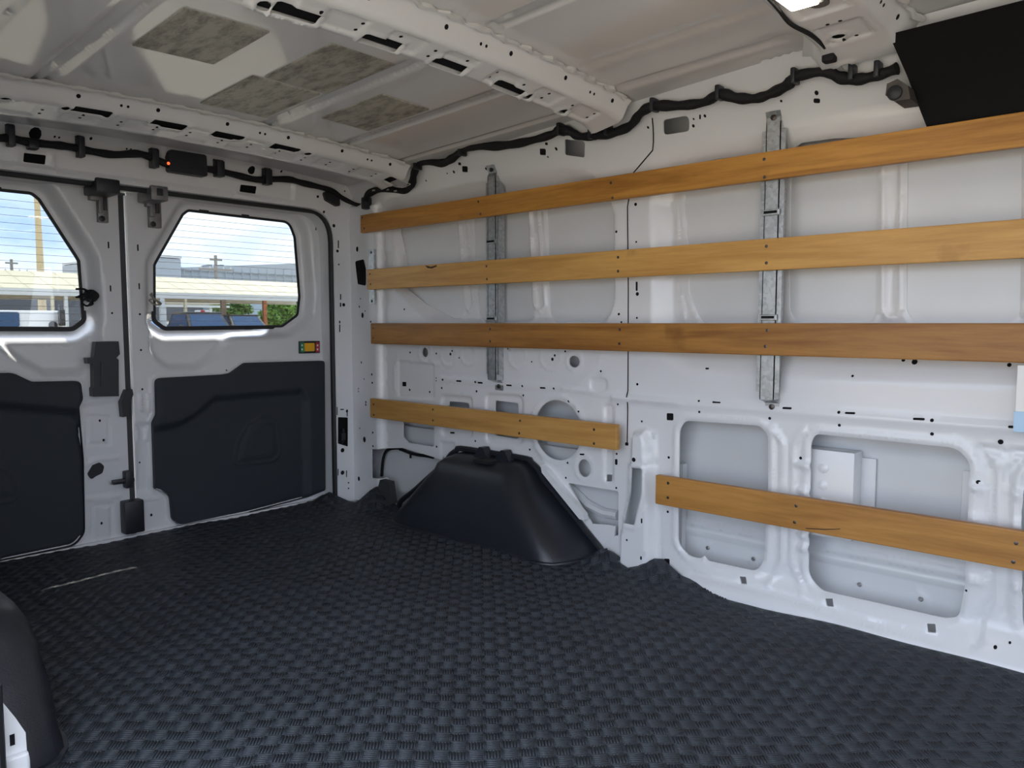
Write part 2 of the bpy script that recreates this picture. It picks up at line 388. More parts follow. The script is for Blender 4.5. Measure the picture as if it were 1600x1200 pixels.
def rr(c, x0, x1, y0, y1, r=.015): return rp(Wp(c, [(x0, y0), (x1, y0+(x1-x0)*.05), (x1, y1+(x1-x0)*.05), (x0, y1)]), r)
FW += [('fill', rr(c5, 538, 682, 160, 352, .025), -.008, .01), ('fill', rr(c5, 735, 908, 152, 382, .03), -.008, .01),
       ('fill', rr(c5, 1265, 1312, 200, 556, .02), -.007, .008), ('fill', rr(c5, 535, 602, 370, 448, .01), -.005, .007),
       ('fill', rr(c5, 1200, 1285, 80, 150, .03), -.005, .008), ('fill', rr(c5, 345, 512, 5, 178, .02), -.005, .01)]
for X, Y, q in ((600, 1002, 36), (695, 1003, 34), (925, 1012, 40), (1080, 1012, 48), (492, 992, 30), (1192, 1035, 36)):
    a = W(*c4(X, Y)); b = W(*c4(X+q, Y)); FW.append(('ring', circ(a, abs(a[0]-b[0]), 20), .003, 0, .006))
FW += [('fill', rp(np.array([(2.585, -.1), (3, -.1), (3, 1.30), (2.585, 1.28)]), .01), .03, .022),                  # corner post
       ('fill', rp(Wp(c5, [(1340, 1010), (1348, 775), (1385, 600), (1392, 455), (1400, 320), (1470, 310), (1495, 380), (1500, 520), (1508, 1010)]), .02), .034, .02)]   # pillar foot
FW += [('line', Wp(c5, [(540, 92), (800, 112), (1090, 135), (1370, 178), (1600, 195)]), .005, .012), ('line', Wp(c5, [(1090, 135), (1180, 95), (1240, 30), (1262, -20)]), .006, .014),
       ('line', Wp(c4, [(425, 1035), (560, 1047)]), .004, .008), ('line', Wp(c4, [(365, 1000), (362, 1040), (350, 1060), (352, 1170)]), .004, .008),
       ('line', Wp(c7, [(0, 55), (250, 75), (800, 118), (1600, 178), (2000, 205)]), .007, .02),
       ('line', Wp(c7, [(615, 172), (660, 232), (655, 690), (600, 785)]), .007, .012), ('line', Wp(c7, [(742, 180), (700, 232), (692, 700), (735, 820)]), .006, .012),
       ('line', Wp(c7, [(300, 738), (640, 822), (1000, 935), (1390, 1024), (1416, 1008), (1425, 920), (1465, 850), (1470, 345), (1424, 252), (1490, 256), (1530, 278), (1560, 262), (1640, 275)]), -.010, .012),
       ('line', Wp(c7, [(1600, 285), (1535, 350), (1522, 900)]), -.006, .013), ('line', Wp(c7, [(178, 492), (182, 690)]), -.004, .006),
       ('line', Wp(c7, [(120, 180), (155, 190), (160, 290), (140, 296)]), .006, .01)]
for y in (318, 420, 592, 640): FW.append(('line', Wp(c7, [(722, y-4), (764, y+4)]), .010, .012))
for y in (405, 525, 770): FW.append(('line', Wp(c7, [(1392, y-4), (1430, y+4)]), .010, .013)); FW.append(('line', Wp(c7, [(1565, y+25), (1600, y+30)]), .010, .013))
for a in ([(625, 330), (628, 395), (658, 770), (675, 803), (692, 770), (664, 395), (660, 330)], [(955, 300), (958, 350), (983, 770), (1008, 803), (1030, 770), (998, 350), (992, 290)]):
    FW.append(('line', Wp(c4, a), .008, .010))
FW.append(('line', Wp(c6, [(1035, 200), (1035, 855), (1050, 893), (1085, 893), (1102, 855), (1105, 200)]), .008, .011))
FW += [('line', Wp(c6, [(1603, 150), (1603, 880)]), .008, .012), ('line', Wp(c6, [(222, 425), (236, 780), (252, 900)]), .004, .01)]
wall_right = tag(panel('wall_right', wallR_out, H, FW, wall_place, PAINT, .0125, flange=.005), 'white painted stamped steel side wall of the van', kind='structure')

# dark marks laid on the uncut wall as the shade of punched holes
small = []
def dots(c, r, pts): 
    for X, Y, *q in pts:
        k = q[0] if q else r; a = W(*c(X, Y)); b = W(*c(X, Y+k)); small.append(circ(a, max(.0028, abs(a[1]-b[1])), 10))
def slots(c, pts):
    for X, Y, w, h in pts: small.append(rp(Wp(c, [(X-w/2, Y-h/2-w*.02), (X+w/2, Y-h/2+w*.02), (X+w/2, Y+h/2+w*.02), (X-w/2, Y+h/2-w*.02)]), .004, 3))
dots(c4, 5, [(597, 153, 4), (628, 146, 8), (779, 131, 7), (498, 187), (1108, 38, 9), (1069, 76), (1388, 427), (1483, 474), (1480, 298, 8), (1400, 813), (1486, 830), (1488, 1140), (1317, 1080), (396, 790), (423, 992), (546, 997), (653, 1017, 4), (993, 1036, 4), (1150, 987), (881, 975, 4), (510, 1177), (416, 1167), (545, 1112, 3), (545, 1125, 3), (580, 1119), (733, 1131), (735, 1174), (571, 1159, 4), (952, 1150), (1100, 1161), (270, 1094), (272, 1132), (265, 848), (1413, 850), (612, 1000, 7), (620, 985, 5), (1090, 1024, 8), (1101, 1006, 6)])
slots(c4, [(655, 1126, 24, 8), (755, 1134, 24, 8), (890, 1146, 26, 8), (1048, 1158, 26, 8), (1485, 682, 9, 44)])
dots(c4, 9, [(1488, 718)])
dots(c5, 5, [(257, 70), (259, 107), (397, 141), (486, 150), (544, 132), (699, 147), (908, 165), (1158, 237), (1330, 205), (1437, 281), (1417, 115), (1254, 57), (261, 328), (262, 388), (548, 441), (521, 394), (694, 369), (937, 407), (1098, 533), (1323, 578), (1328, 356), (1325, 426), (1110, 465), (1557, 442, 6), (1397, 801), (1428, 446, 10), (1113, 192, 6), (697, 105), (907, 123), (1047, 134), (551, 95)])
slots(c5, [(1172, 428, 20, 7), (1323, 462, 11, 26), (373, 115, 17, 20), (1370, 382, 15, 15), (1548, 910, 24, 30), (1460, 880, 8, 16), (1463, 716, 7, 22), (585, 333, 20, 8)])
dots(c6, 5, [(132, 148, 6), (652, 45, 6), (790, 13, 10), (354, 103, 7), (310, 115, 4), (309, 142, 7), (8, 555), (18, 877), (90, 1151), (928, 1119), (1534, 1077, 8), (1115, 1058, 7), (1160, 1065, 11), (1160, 1055, 9)])
slots(c6, [(791, 44, 26, 18), (335, 107, 7, 19), (359, 1090, 14, 7)])
dots(c7, 5, [(332, 65), (332, 109), (607, 134, 6), (879, 110, 6), (879, 161, 6), (1243, 141, 7), (1241, 195, 7), (213, 287), (728, 289, 6), (1423, 382, 8), (1509, 226, 10), (1488, 1028, 9), (209, 499), (1375, 806, 4), (1545, 1010, 4)])
slots(c7, [(401, 71, 32, 7), (677, 94, 36, 8), (923, 113, 40, 8), (1192, 136, 46, 9), (1565, 167, 50, 10), (218, 128, 26, 28), (205, 695, 22, 26)])
slots(c4, [(680, 133, 26, 28), (655, 108, 13, 13), (1045, 52, 28, 30), (1062, 14, 13, 13)])
marks('hole_shade_marks', small, FW, wall_place, DARK, wall_right)
# panel seam: a thin dark gap running up between the two side panels
def ribbon(name, pts, w, m, parent, feats, place, lift=.001):
    P = np.array(pts, float); P = np.array(densify_open(P, .02)); t = np.gradient(P, axis=0); t /= np.linalg.norm(t, axis=1, keepdims=True); n = np.stack([t[:, 1], -t[:, 0]], 1)
    q = np.concatenate([P+n*w/2, P-n*w/2]); X = np.stack(place(q[:, 0], q[:, 1], relief(q, feats)+lift), 1); k = len(P)
    return MB().add(X, [(i, i+1, k+i+1, k+i) for i in range(k-1)]).build(name, m, parent)
def densify_open(P, step):
    out = []
    for a, b in zip(P[:-1], P[1:]):
        k = max(1, int(np.linalg.norm(b-a)/step)); out += [a+(b-a)*i/k for i in range(k)]
    return out+[P[-1]]
ribbon('panel_seam', Wp(c5, [(1372, 380), (1375, 200), (1376, 0)]).tolist()+Wp(c4, [(1446, 700), (1442, 310), (1470, 150), (1560, 45)]).tolist()+Wp(ct, [(860, 330), (850, 130)]).tolist(), .004, DARK, wall_right, FW, wall_place)

# outer skin behind the openings
def skin_place(u, z, h):
    return (np.interp(z, [0, .60, .70, 1.14, 1.24, 1.30, 1.34, 1.40, 1.47], [2.125, 2.125, 2.066, 2.066, 2.062, 2.105, 2.11, 2.10, 2.09])-h, u, z)
FS = [('line', [(-.8, .52), (2.8, .52)], .012, .03), ('line', [(-.8, .155), (2.8, .155)], .010, .02), ('line', [(-.8, .13), (2.8, .13)], .008, .014), ('line', [(-.8, .47), (2.8, .47)], .008, .02),
      ('line', [(2.75, .37), (1.2, .37)], .010, .03)]
for X, Y in ((365, 640), (543, 683), (958, 783), (1197, 840)):
    a = at_x(*c7(X, Y), 2.125)[1:]; FS.append(('ring', circ(a, .012, 14), .003, 0, .006))
skin = panel('outer_skin', [(-.75, -.02), (2.90, -.02), (2.90, 1.62), (-.75, 1.62)], [], FS, skin_place, SKINP, .02, wall_right, 0)
screws_b = MB()
for c, X, Y in [(c7, 365, 640), (c7, 543, 683), (c7, 958, 783), (c7, 1197, 840), (c5, 312, 510), (c5, 437, 542)]:
    a = at_x(*c(X, Y), 2.122); screws_b.lathe(a, (-1, 0, 0), [(.006, -.002), (.006, .003), (.004, .005)], 8)
screws_b.build('skin_rivets', RIVET, wall_right, True)
# posts seen inside the lower openings
def post(y0, y1, z0, z1, x0, x1, flange_y):
    b = MB(); b.box((x0, y0, z0), (x1, y1, z1), .008); o = b.build('reinforcement_post', PAINT, wall_right, True)
    b = MB(); s = 1 if flange_y > y1 else -1
    b.box((x1-.004, min(y0 if s < 0 else y1-.01, flange_y), z0+.01), (x1+.001, max(y0+.01 if s < 0 else y1, flange_y), z1-.02), .001); b.build('post_flange', PAINT, wall_right)
    b = MB()
    for z in np.linspace(z0+.05, z1-.05, 4): b.lathe((x0+.012, (y0+y1)/2, z), (-1, 0, 0), [(.016, -.01), (.014, .014), (.006, .018)], 8)
    b.build('post_dimples', PAINT, wall_right, True)
a, b_ = W(*c7(880, 262)), W(*c7(900, 640)); post(a[0]-.03, W(*c7(757, 400))[0]+.05, b_[1]+.01, a[1]-.005, 2.055, 2.118, a[0]-.065)
a, b_ = W(*c7(1310, 315)), W(*c7(1300, 735)); post(W(*c7(1390, 600))[0]-.05, a[0]-.045, b_[1], a[1]-.005, 2.055, 2.118, a[0]-.01)
a, b_ = W(*c7(572, 225)), W(*c7(560, 580)); post(W(*c7(600, 600))[0]-.05, a[0]-.05, b_[1], a[1]-.005, 2.055, 2.118, a[0]-.02)
# inner structure seen through the wheel-side openings
MB().prism([(2.70, .05), (2.70, .30), (2.66, .34), (1.20, .34), (1.20, .05)], lambda u, v, d: (d, u, v), 2.095, 2.12).build('sill_reinforcement', SKINP, wall_right)
b = MB(); p = [at_x(*c5(*q), 2.08) for q in ((1110, 570), (1200, 655), (1270, 690), (1330, 700))]; b.tube(p, .016, 8); b.build('inner_brace', SKINP, wall_right, True)
b = MB(); b.box((2.06, 1.30, .14), (2.11, 1.318, .34)); b.build('pillar_web', SKINP, wall_right)
b = MB(); p = [W(*c5(*q)) for q in ((1205, 738), (1255, 742), (1320, 748), (1315, 800), (1270, 830), (1215, 800))]; b.prism([tuple(q) for q in p], lambda u, v, d: (d, u, v), 2.028, 2.036); b.build('bracket_tab', PAINT, wall_right)
MB().prism([tuple(W(*c5(*q))) for q in ((1005, 470), (1030, 492), (1195, 690), (1198, 716), (1178, 712), (1010, 505))], lambda u, v, d: (d, u, v), 2.005, 2.03).build('arch_flange', PAINT, wall_right)
# black cable inside the rear opening
b = MB(); b.tube(smooth_path([at_x(*c5(*q), 2.07) for q in ((275, 525), (282, 450), (300, 410), (345, 400), (375, 412), (420, 428), (470, 435), (505, 442))]), .007, 6); b.tube([at_x(*c5(360, 378), 2.06), at_x(*c5(362, 412), 2.06)], .008, 6); b.tube([at_x(*c5(404, 425), 2.06), at_x(*c5(404, 445), 2.06)], .005, 6)
tag(b.build('cable', LOOM, None, True), 'thin black cable inside the wall opening behind the wheel arch cover', 'cable')

# ------------------------------------------------------------------ roof
def roof_place(x, y, h): return (x, y, zr(x, y)-h)
FR = []
def bead(p0, p1, d, r): FR.append(('line', [p0, p1], d, r))
for x in (.662, .69, 1.30, 1.325, .48, .50): bead((x, 1.50), (x, 2.29), -.010, .012)
for x in (1.60, 1.62, 1.86): bead((x, 1.48), (x, 2.33), -.010, .011)
for x in (.66, .68, 1.285, 1.31, 1.31): bead((x, .76), (x, 1.24), -.010, .012)
bead((1.80, .80), (1.80, 1.25), -.009, .016); bead((1.905, .80), (1.905, .87), -.008, .014); bead((1.62, .72), (1.62, 1.22), -.004, .02)
bead((.45, .76), (.45, 1.24), -.008, .014)
ceiling = tag(panel('ceiling', [(.20, -1.3), (1.95, -1.3), (1.95, 2.72), (.20, 2.72)], [], FR, roof_place, ROOFP, .022, None, 0), 'glossy white roof skin with pressed ribs', kind='structure')
tag(MB().prism([(.10, -1.4), (2.12, -1.4), (2.12, 2.95), (.10, 2.95)], lambda u, v, d: (u, v, float(zr(u, v))+d), .10, .12).build('outer_roof', PAINT, ceiling))

def bow(y0, sec, slot_px, slot_wh, hole_px, xe):
    """a pressed roof cross-member; sec = list of (dy, drop) across the section; holes are cut in the bottom face"""
    S = np.array(sec, float); s = np.concatenate([[0], np.cumsum(np.linalg.norm(np.diff(S, axis=0), axis=1))])
    def pl(u, v, h):
        dy = np.interp(v, s, S[:, 0]); dr = np.interp(v, s, S[:, 1])
        flare = sm((np.abs(u-XC)-.70)/.13)
        y = y0+dy*(1+.25*flare); return (u, y+0*u, zr(u, y)-dr-h-.012*flare)
    k = 2; v0, v1 = s[k], s[k+1]; drop = (S[k, 1]+S[k+1, 1])/2
    def uv(px, py): p = RF(px, py, drop); return np.array([p[0], np.clip(v0+(p[1]-(y0+S[k, 0])), v0+.018, v1-.018)])
    hs = [rp(rect(uv(*p), *slot_wh), .006, 3) for p in slot_px] + [circ(uv(*p), .014, 12) for p in hole_px]
    ft = [('ring', q, .004, .007, .006) for q in hs]+[('line', [(.3, (v0+v1)/2), (.301, (v0+v1)/2)], 0, .01)]
    for u in np.arange(.32, xe-.06, .16): ft.append(('fill', rp(rect((u, (v0+v1)/2), .10, (v1-v0)*.7), .01), -.004, .006))
    o = panel('roof_bow', [(.20, 0), (xe, 0), (xe, s[-1]), (.20, s[-1])], hs, ft, pl, PAINT, .011, ceiling, .002)
    d = [circ((u, v0*.45), .006, 8) for u in np.arange(.35, xe-.04, .21)] + [circ((u, v0*.55), .004, 8) for u in np.arange(.46, xe-.05, .42)] + [circ((u+.018, v0*.55), .004, 8) for u in np.arange(.46, xe-.05, .42)]
    d += [circ((u, v0+(v1-v0)*.5+q), .0045, 8) for u in np.arange(.40, xe-.03, .10) for q in (-.012, .014)]
    marks('bow_hole_shade', d, ft, pl, DARK, o)  # dark discs painted as the shade of small holes, sheet left uncut
    cv = np.linspace(.21, xe-.01, 30); MB().add([(u, y0+S[k, 0]+a*(S[k+1, 0]-S[k, 0]), float(zr(u, y0))-(S[k, 1]+a*(S[k+1, 1]-S[k, 1]))+.0065-.012*float(sm((abs(u-XC)-.70)/.13))) for u in cv for a in (.02, .98)], [(2*i, 2*i+1, 2*i+3, 2*i+2) for i in range(29)]).build('bow_slot_shade', DARK, o)  # added dark strip above the slots, so they show black shade
    q = [pl(np.array([u]), np.array([.004]), np.array([0.]))for u in np.arange(.25, xe-.02, .012)]
    MB().tube([(float(a[0][0]), float(a[1][0])-.006+.004*math.sin(i*1.7)+.003*math.sin(i*.63), float(a[2][0])-.002) for i, a in enumerate(q)], [.006+.0025*math.sin(i*.9) for i in range(len(q))], 6).build('sealant_bead', SEALANT, o, True)
    return pl
SECR = [(-.03, 0), (-.022, .004), (0, .046), (.115, .062), (.13, .004), (.155, 0)]
SEC = [(-.03, 0), (-.022, .004), (0, .050), (.09, .066), (.105, .004), (.13, 0)]
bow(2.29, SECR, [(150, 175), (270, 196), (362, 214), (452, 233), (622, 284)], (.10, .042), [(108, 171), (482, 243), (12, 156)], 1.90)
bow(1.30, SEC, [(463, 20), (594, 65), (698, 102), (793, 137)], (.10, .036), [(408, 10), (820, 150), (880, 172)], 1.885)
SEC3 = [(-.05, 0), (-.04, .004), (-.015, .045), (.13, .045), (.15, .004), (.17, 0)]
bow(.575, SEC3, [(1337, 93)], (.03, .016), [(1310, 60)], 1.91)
# ------------------------------------------------------------------ rear frame
ZH = 1.247
def rear_place(x, z, h):
    z = np.asarray(z, float); return (x, np.interp(z, [0, 1.2, 1.25, 1.36, 1.39, 1.45], [2.78, 2.78, 2.762, 2.75, 2.72, 2.55])-h, z)
def RW(px, py, y=2.76): p = at_y(px, py, y); return np.array([p[0], p[2]])
OPEN = rp([(.28, -.03), (1.915, -.03), (1.915, ZH), (.28, ZH)], [0, 0, .13, .13], 8)
FB = [('fill', rp([(.35, 1.262), (1.72, 1.262), (1.72, 1.40), (.35, 1.40)], .02), -.008, .01)]
hb = [rp([RW(*ch(190, 292)), RW(*ch(362, 312)), RW(*ch(355, 384)), RW(*ch(186, 362))], .004), rp([RW(*ci(342, 392)), RW(*ci(452, 404)), RW(*ci(446, 456)), RW(*ci(336, 440))], .004)]
for q in hb: FB.append(('ring', q, .004, .018, .012))
latchhole = rp([RW(*c5(80, 262), 2.78), RW(*c5(124, 264), 2.78), RW(*c5(124, 394), 2.78), RW(*c5(80, 380), 2.78)], .004)
wall_rear = tag(panel('wall_rear', [(.18, -.02), (2.01, -.02), (2.01, 1.38), (1.1, 1.43), (.18, 1.38)], [OPEN, latchhole]+hb, FB, rear_place, PAINT, .014, None, .0), 'white painted rear door frame with header', kind='structure')
# reveal of the opening and added black boxes as the shade inside post and header
q = OPEN; n = len(q); b = MB(); b.add([(u, float(rear_place(u, v, 0)[1]), v) for u, v in q]+[(u+(XC-u)*.012, 2.90, v-(.012 if v > .5 else 0)) for u, v in q], [(i, (i+1) % n, n+(i+1) % n, n+i) for i in range(n)]); b.build('opening_reveal', PAINT, wall_rear, True)
MB().box((1.935, 2.80, -.05), (2.02, 2.86, 1.40)).build('post_cavity_shade', DARK, wall_rear)
MB().box((1.90, 2.90, -.3), (2.16, 2.94, 1.5)).build('outer_corner_post', PAINT, wall_rear); MB().box((2.135, 2.5, -.3), (2.16, 2.92, 1.5)).build('outer_corner_side', PAINT, wall_rear); MB().box((.14, 2.90, -.3), (.30, 2.94, 1.5)).build('outer_corner_post', PAINT, wall_rear)
MB().box((.14, 2.88, 1.26), (2.16, 2.94, 1.56)).build('outer_header', PAINT, wall_rear)
MB().box((.3, 2.79, 1.262), (1.9, 2.85, 1.36)).build('header_cavity_shade', DARK, wall_rear)  # solid black box painted in as the shade inside the header
sq0 = [(1.909, .0), (1.909, .5)]+[(u-.006*np.sign(u-XC), min(v, ZH-.006)) for u, v in q[2:]]+[(.286, .5), (.286, .0)]
tag(MB().tube([(u, 2.793, v) for u, v in sq0], .011, 8).build('door_seal', SEAL, wall_rear, True), 'black rubber door seal')
hs = []
def rdots(c, pts, y=2.76):
    for X, Y, r in pts: a = RW(*c(X, Y), y); e = RW(*c(X, Y+r), y); hs.append(circ(a, max(.003, abs(a[1]-e[1])), 10))
rdots(ch, [(268, 150, 45), (693, 190, 11), (420, 172, 8), (455, 178, 6), (983, 265, 7), (1015, 270, 6)]); rdots(ci, [(137, 227, 8), (408, 295, 27), (607, 305, 8), (1053, 440, 6), (870, 477, 10)])
rdots(c5, [(100, 410, 10), (100, 510, 10), (127, 555, 4), (127, 580, 4), (120, 235, 6)], 2.78); rdots(c2, [(1490, 322, 8), (1437, 262, 6), (1506, 435, 7), (1512, 495, 4), (1534, 675, 8)], 2.78)
for X, Y, w, h in ((1510, 405, 5, 35), (1520, 640, 5, 26), (1520, 675, 6, 18), (1516, 780, 5, 34), (1516, 752, 6, 12)): hs.append(rp([RW(*c2(X-w/2, Y-h/2), 2.78), RW(*c2(X+w/2, Y-h/2), 2.78), RW(*c2(X+w/2, Y+h/2), 2.78), RW(*c2(X-w/2, Y+h/2), 2.78)], .001, 1))
for X, Y, w, h in ((76, 235, 4, 36), (121, 243, 4, 32), (80, 508, 4, 30), (118, 515, 4, 30), (98, 228, 16, 5)): hs.append(rp([RW(*c5(X-w/2, Y-h/2), 2.78), RW(*c5(X+w/2, Y-h/2), 2.78), RW(*c5(X+w/2, Y+h/2), 2.78), RW(*c5(X-w/2, Y+h/2), 2.78)], .001, 1))
marks('hole_shade_marks', hs, FB, rear_place, DARK, wall_rear)  # frame holes as flat black shade patches
ex = []
for X, Y, r in ((175, 508, 9), (200, 818, 9), (185, 778, 4), (190, 740, 3), (212, 798, 3)):
    a = at_x(*c4(X, Y), 2.0); e = at_x(*c4(X, Y+r), 2.0); ex.append(circ(a[1:], abs(a[2]-e[2]), 10, abs(a[2]-e[2])*1.4))
for X, Y, r in ((199, 362, 10), (174, 537, 8), (178, 312, 3), (205, 195, 4), (205, 207, 4), (172, 135, 3), (172, 147, 3), (185, 18, 4), (197, 92, 3)):
    a = at_x(*c5(X, Y), 2.0); e = at_x(*c5(X, Y+r), 2.0); ex.append(circ(a[1:], abs(a[2]-e[2]), 10, abs(a[2]-e[2])*1.3))
ex.append(rp([at_x(*c4(X, Y), 2.0)[1:] for X, Y in ((165, 565), (205, 555), (216, 600), (216, 680), (178, 672))], .01))
marks('post_hole_shade', ex, FW, wall_place, DARK, wall_right)  # black patches for the shade in the corner post holes
# small latch motor seen in the corner post pocket
b = MB(); a = at_y(*c5(100, 345), 2.795); b.box((a[0]-.012, 2.784, a[2]-.02), (a[0]+.012, 2.81, a[2]+.012), .004); b.box((a[0]-.008, 2.782, a[2]+.012), (a[0]+.004, 2.80, a[2]+.032), .002)
b.tube([(a[0], 2.79, a[2]-.02), (a[0]-.01, 2.79, a[2]-.04), (a[0]+.012, 2.79, a[2]-.045)], .003, 6)
tag(b.build('door_switch', CLIPB, None, True), 'small black switch inside the rear corner post pocket', 'switch')

# ------------------------------------------------------------------ rear doors
YD = 2.872
def door_place(x, z, h): return (x, np.asarray(YD-h)+0*np.asarray(x, float), z)
def D(px, py, y=YD): p = at_y(px, py, y); return np.array([p[0], p[2]])
MIR = lambda P: np.array([(2*1.0935-u, v) for u, v in P])
winR = rp([D(*cw(*p), YD+.04) for p in ((385, 38), (1345, 150), (1400, 300), (1445, 860), (1425, 1040), (1275, 1150), (165, 1166), (62, 1090), (60, 560), (80, 520), (330, 80))], [.03, .05, .05, .02, .03, .03, .03, .03, .02, .02, .02])
pocketR = rp([D(*c2(*p)) for p in ((655, 700), (660, 880), (690, 930), (750, 978), (890, 972), (985, 900), (1050, 832), (1200, 820), (1280, 760), (1300, 700))], .05)
trimR = rp([D(*c3(*p)) for p in ((688, 203), (985, 186), (1020, 180), (1085, 134), (1438, 124), (1441, 700), (1360, 732), (1100, 800), (800, 862), (762, 830), (752, 730), (716, 703), (684, 695), (674, 400), (692, 365))], [.02, .02, .03, .03, .015, .01, 0, 0, .04, .03, .03, .03, .01, .03, .03])
trimL = rp([D(*c3(*p)) for p in ((50, 178), (135, 218), (352, 214), (362, 295), (345, 330), (365, 560), (371, 890), (330, 945), (0, 1012))]+[(.29, .02), (.29, D(*c3(0, 172))[1]+.0)], [.04, .04, .02, .03, .03, 0, .05, .05, 0, .02, .02])
def make_door(name, label, s, trim, xs, marksl):
    win = winR if s > 0 else MIR(winR)[::-1]; poc = pocketR if s > 0 else MIR(pocketR)[::-1]
    x0, x1 = xs
    F = [('fill', offs(win, .052), -.045, .040), ('fill', poc, -.036, .035), ('ring', offs(trim, .001), .004, .008, .006)]
    if s > 0: F += [('line', [D(*c3(*p)) for p in q], .006, .008) for q in ([(628, 275), (628, 352)], [(665, 275), (665, 352)], [(616, 430), (616, 480)], [(655, 430), (655, 480)], [(640, 745), (710, 738)])] + [('fill', rp([D(*c3(*p)) for p in ((600, 400), (680, 390), (680, 720), (600, 720))], .01), -.008, .02)]
    else: F += [('ring', rp([D(*c3(*p)) for p in q], .008), -.005, 0, .007) for q in ([(388, 376), (488, 376), (488, 500), (388, 500)], [(414, 770), (500, 765), (500, 918), (414, 925)])] + [('line', [D(*c3(*p)) for p in ((385, 590), (440, 565), (535, 555))], .005, .012), ('line', [D(*c3(*p)) for p in ((365, 745), (450, 740), (535, 730))], .005, .012), ('line', [D(*c3(*p)) for p in ((370, 312), (520, 285))], .006, .02)]
    hol = []
    d = tag(panel(name, rp([(x0, -.02), (x1, -.02), (x1, ZH-.006), (x0, ZH-.006)], [0, 0, .12 if s > 0 else .004, .004 if s > 0 else .12], 8), [win]+hol, F, door_place, PAINT, .011, None, .006), label, kind='structure')
    # glass, seal, heater lines
    wq = offs(win, .004)
    MB().prism([tuple(p) for p in wq], lambda u, v, dd: (u, dd, v), YD+.050, YD+.054).build('window_pane', PANE, d)
    ring = offs(win, -.010); n = len(win); b = MB()
    A = offs(win, .006)
    b.add([(u, YD+.046, v) for u, v in A]+[(u, YD+.046, v) for u, v in ring], [(i, (i+1) % n, n+(i+1) % n, n+i) for i in range(n)])
    b.add([(u, YD+.046, v) for u, v in ring]+[(u, YD+.05, v) for u, v in ring], [(i, (i+1) % n, n+(i+1) % n, n+i) for i in range(n)])
    for fr in ((.30, .36), (.58, .63)):
        zt = win[:, 1].max(); xa, xb = win[:, 0].min(), win[:, 0].max()
        b.box((xa+(xb-xa)*fr[0], YD+.041, zt-.010), (xa+(xb-xa)*fr[1], YD+.047, zt+.003)); b.box((xa+(xb-xa)*fr[0], YD+.041, win[:, 1].min()-.004), (xa+(xb-xa)*fr[1], YD+.047, win[:, 1].min()+.004))
    b.build('window_seal', SEAL, d)
    b = MB(); zs = np.arange(win[:, 1].min()+.03, win[:, 1].max()-.01, .0245)
    for z in zs:
        xi = []
        for (u0, v0), (u1, v1) in zip(win, np.roll(win, -1, 0)):
            if (v0 > z) != (v1 > z): xi.append(u0+(u1-u0)*(z-v0)/(v1-v0))
        if len(xi) >= 2: b.box((min(xi), YD+.0488, z-.00055), (max(xi), YD+.0499, z+.00055))
    tag(b.build('heater_lines', mat('heater_line', (.34, .28, .24), .5), d), kind='stuff')
    # trim board
    tF = [('ring', trim, -.006, 0, .010)]
    if s > 0:
        low = rp([D(*c3(*p)) for p in ((640, 415), (780, 390), (860, 345), (940, 275), (1345, 240), (1372, 300), (1380, 760), (1300, 900), (640, 900))], .04)
        sp_ = rp([D(*c3(*p)) for p in ((1038, 590), (1058, 490), (1100, 410), (1170, 372), (1232, 392), (1250, 535), (1215, 572), (1120, 585))], .025)
    else:
        low = rp([D(*c3(*p)) for p in ((0, 300), (345, 330), (400, 420), (400, 1050), (0, 1050))]+[(.2, -.1), (.2, D(*c3(0, 290))[1])], .04)
        sp_ = rp([D(*c3(*p)) for p in ((0, 760), (70, 740), (80, 700), (60, 640), (0, 600))]+[(.5, .25), (.5, .20)], .02)
    tF += [('fill', low, -.022, .035), ('ring', sp_, .004, 0, .007), ('fill', offs(sp_, -.006), .006, .03)]
    t = panel('trim_board', trim, [], tF, lambda u, v, h: (u, np.asarray(YD-.026-h)+0*np.asarray(u, float), v), TRIMP, .011, d, 0)
    b = MB(); q = trim; n = len(q); b.add([(u, YD-.0202, v) for u, v in q]+[(u, YD, v) for u, v in q], [(i, (i+1) % n, n+(i+1) % n, n+i) for i in range(n)]); b.build('trim_edge', TRIMP, d)
    small = []
    for c, X, Y, w, h in marksl:
        a = D(*c(X, Y)); e = D(*c(X+w/2, Y+h/2)); w2, h2 = abs(e[0]-a[0]), abs(e[1]-a[1])
        small.append(circ(a, w2, 10, h2) if abs(w-h) < 3 else rp(rect(a, 2*w2, 2*h2), .002, 2))
    marks('hole_shade_marks', small, F, door_place, DARK, d)  # door holes as flat black shade patches
    return d, F, win
door_r, FDR, _ = make_door('door_2', 'white right rear cargo door with window and black trim board', 1, trimR, (1.112, 1.928),
    [(c2, 615, 420, 8, 30), (c2, 621, 592, 7, 28), (c2, 624, 717, 10, 10), (c2, 629, 877, 10, 10), (c2, 635, 1052, 10, 10), (c2, 1410, 330, 5, 26), (c2, 1445, 470, 5, 26), (c2, 1441, 622, 5, 26), (c2, 1440, 732, 8, 8), (c2, 1010, 967, 7, 7), (c3, 627, 580, 8, 8), (c3, 675, 813, 11, 11)])
door_l, FDL, _ = make_door('door_1', 'white left rear cargo door with window and black trim board', -1, trimL, (.272, 1.085),
    [(c2, 484, 408, 8, 30), (c2, 493, 602, 8, 28), (c2, 500, 712, 10, 10), (c3, 445, 392, 11, 11), (c3, 462, 479, 11, 11), (c3, 453, 850, 11, 11)])
# return edge and black strip between the doors
MB().box((1.080, YD+.012, -.02), (1.116, YD+.03, ZH)).build('weather_strip', SEAL, door_r)
MB().box((1.108, YD+.001, -.02), (1.114, YD+.03, ZH-.02)).build('edge_return', PAINT, door_r)

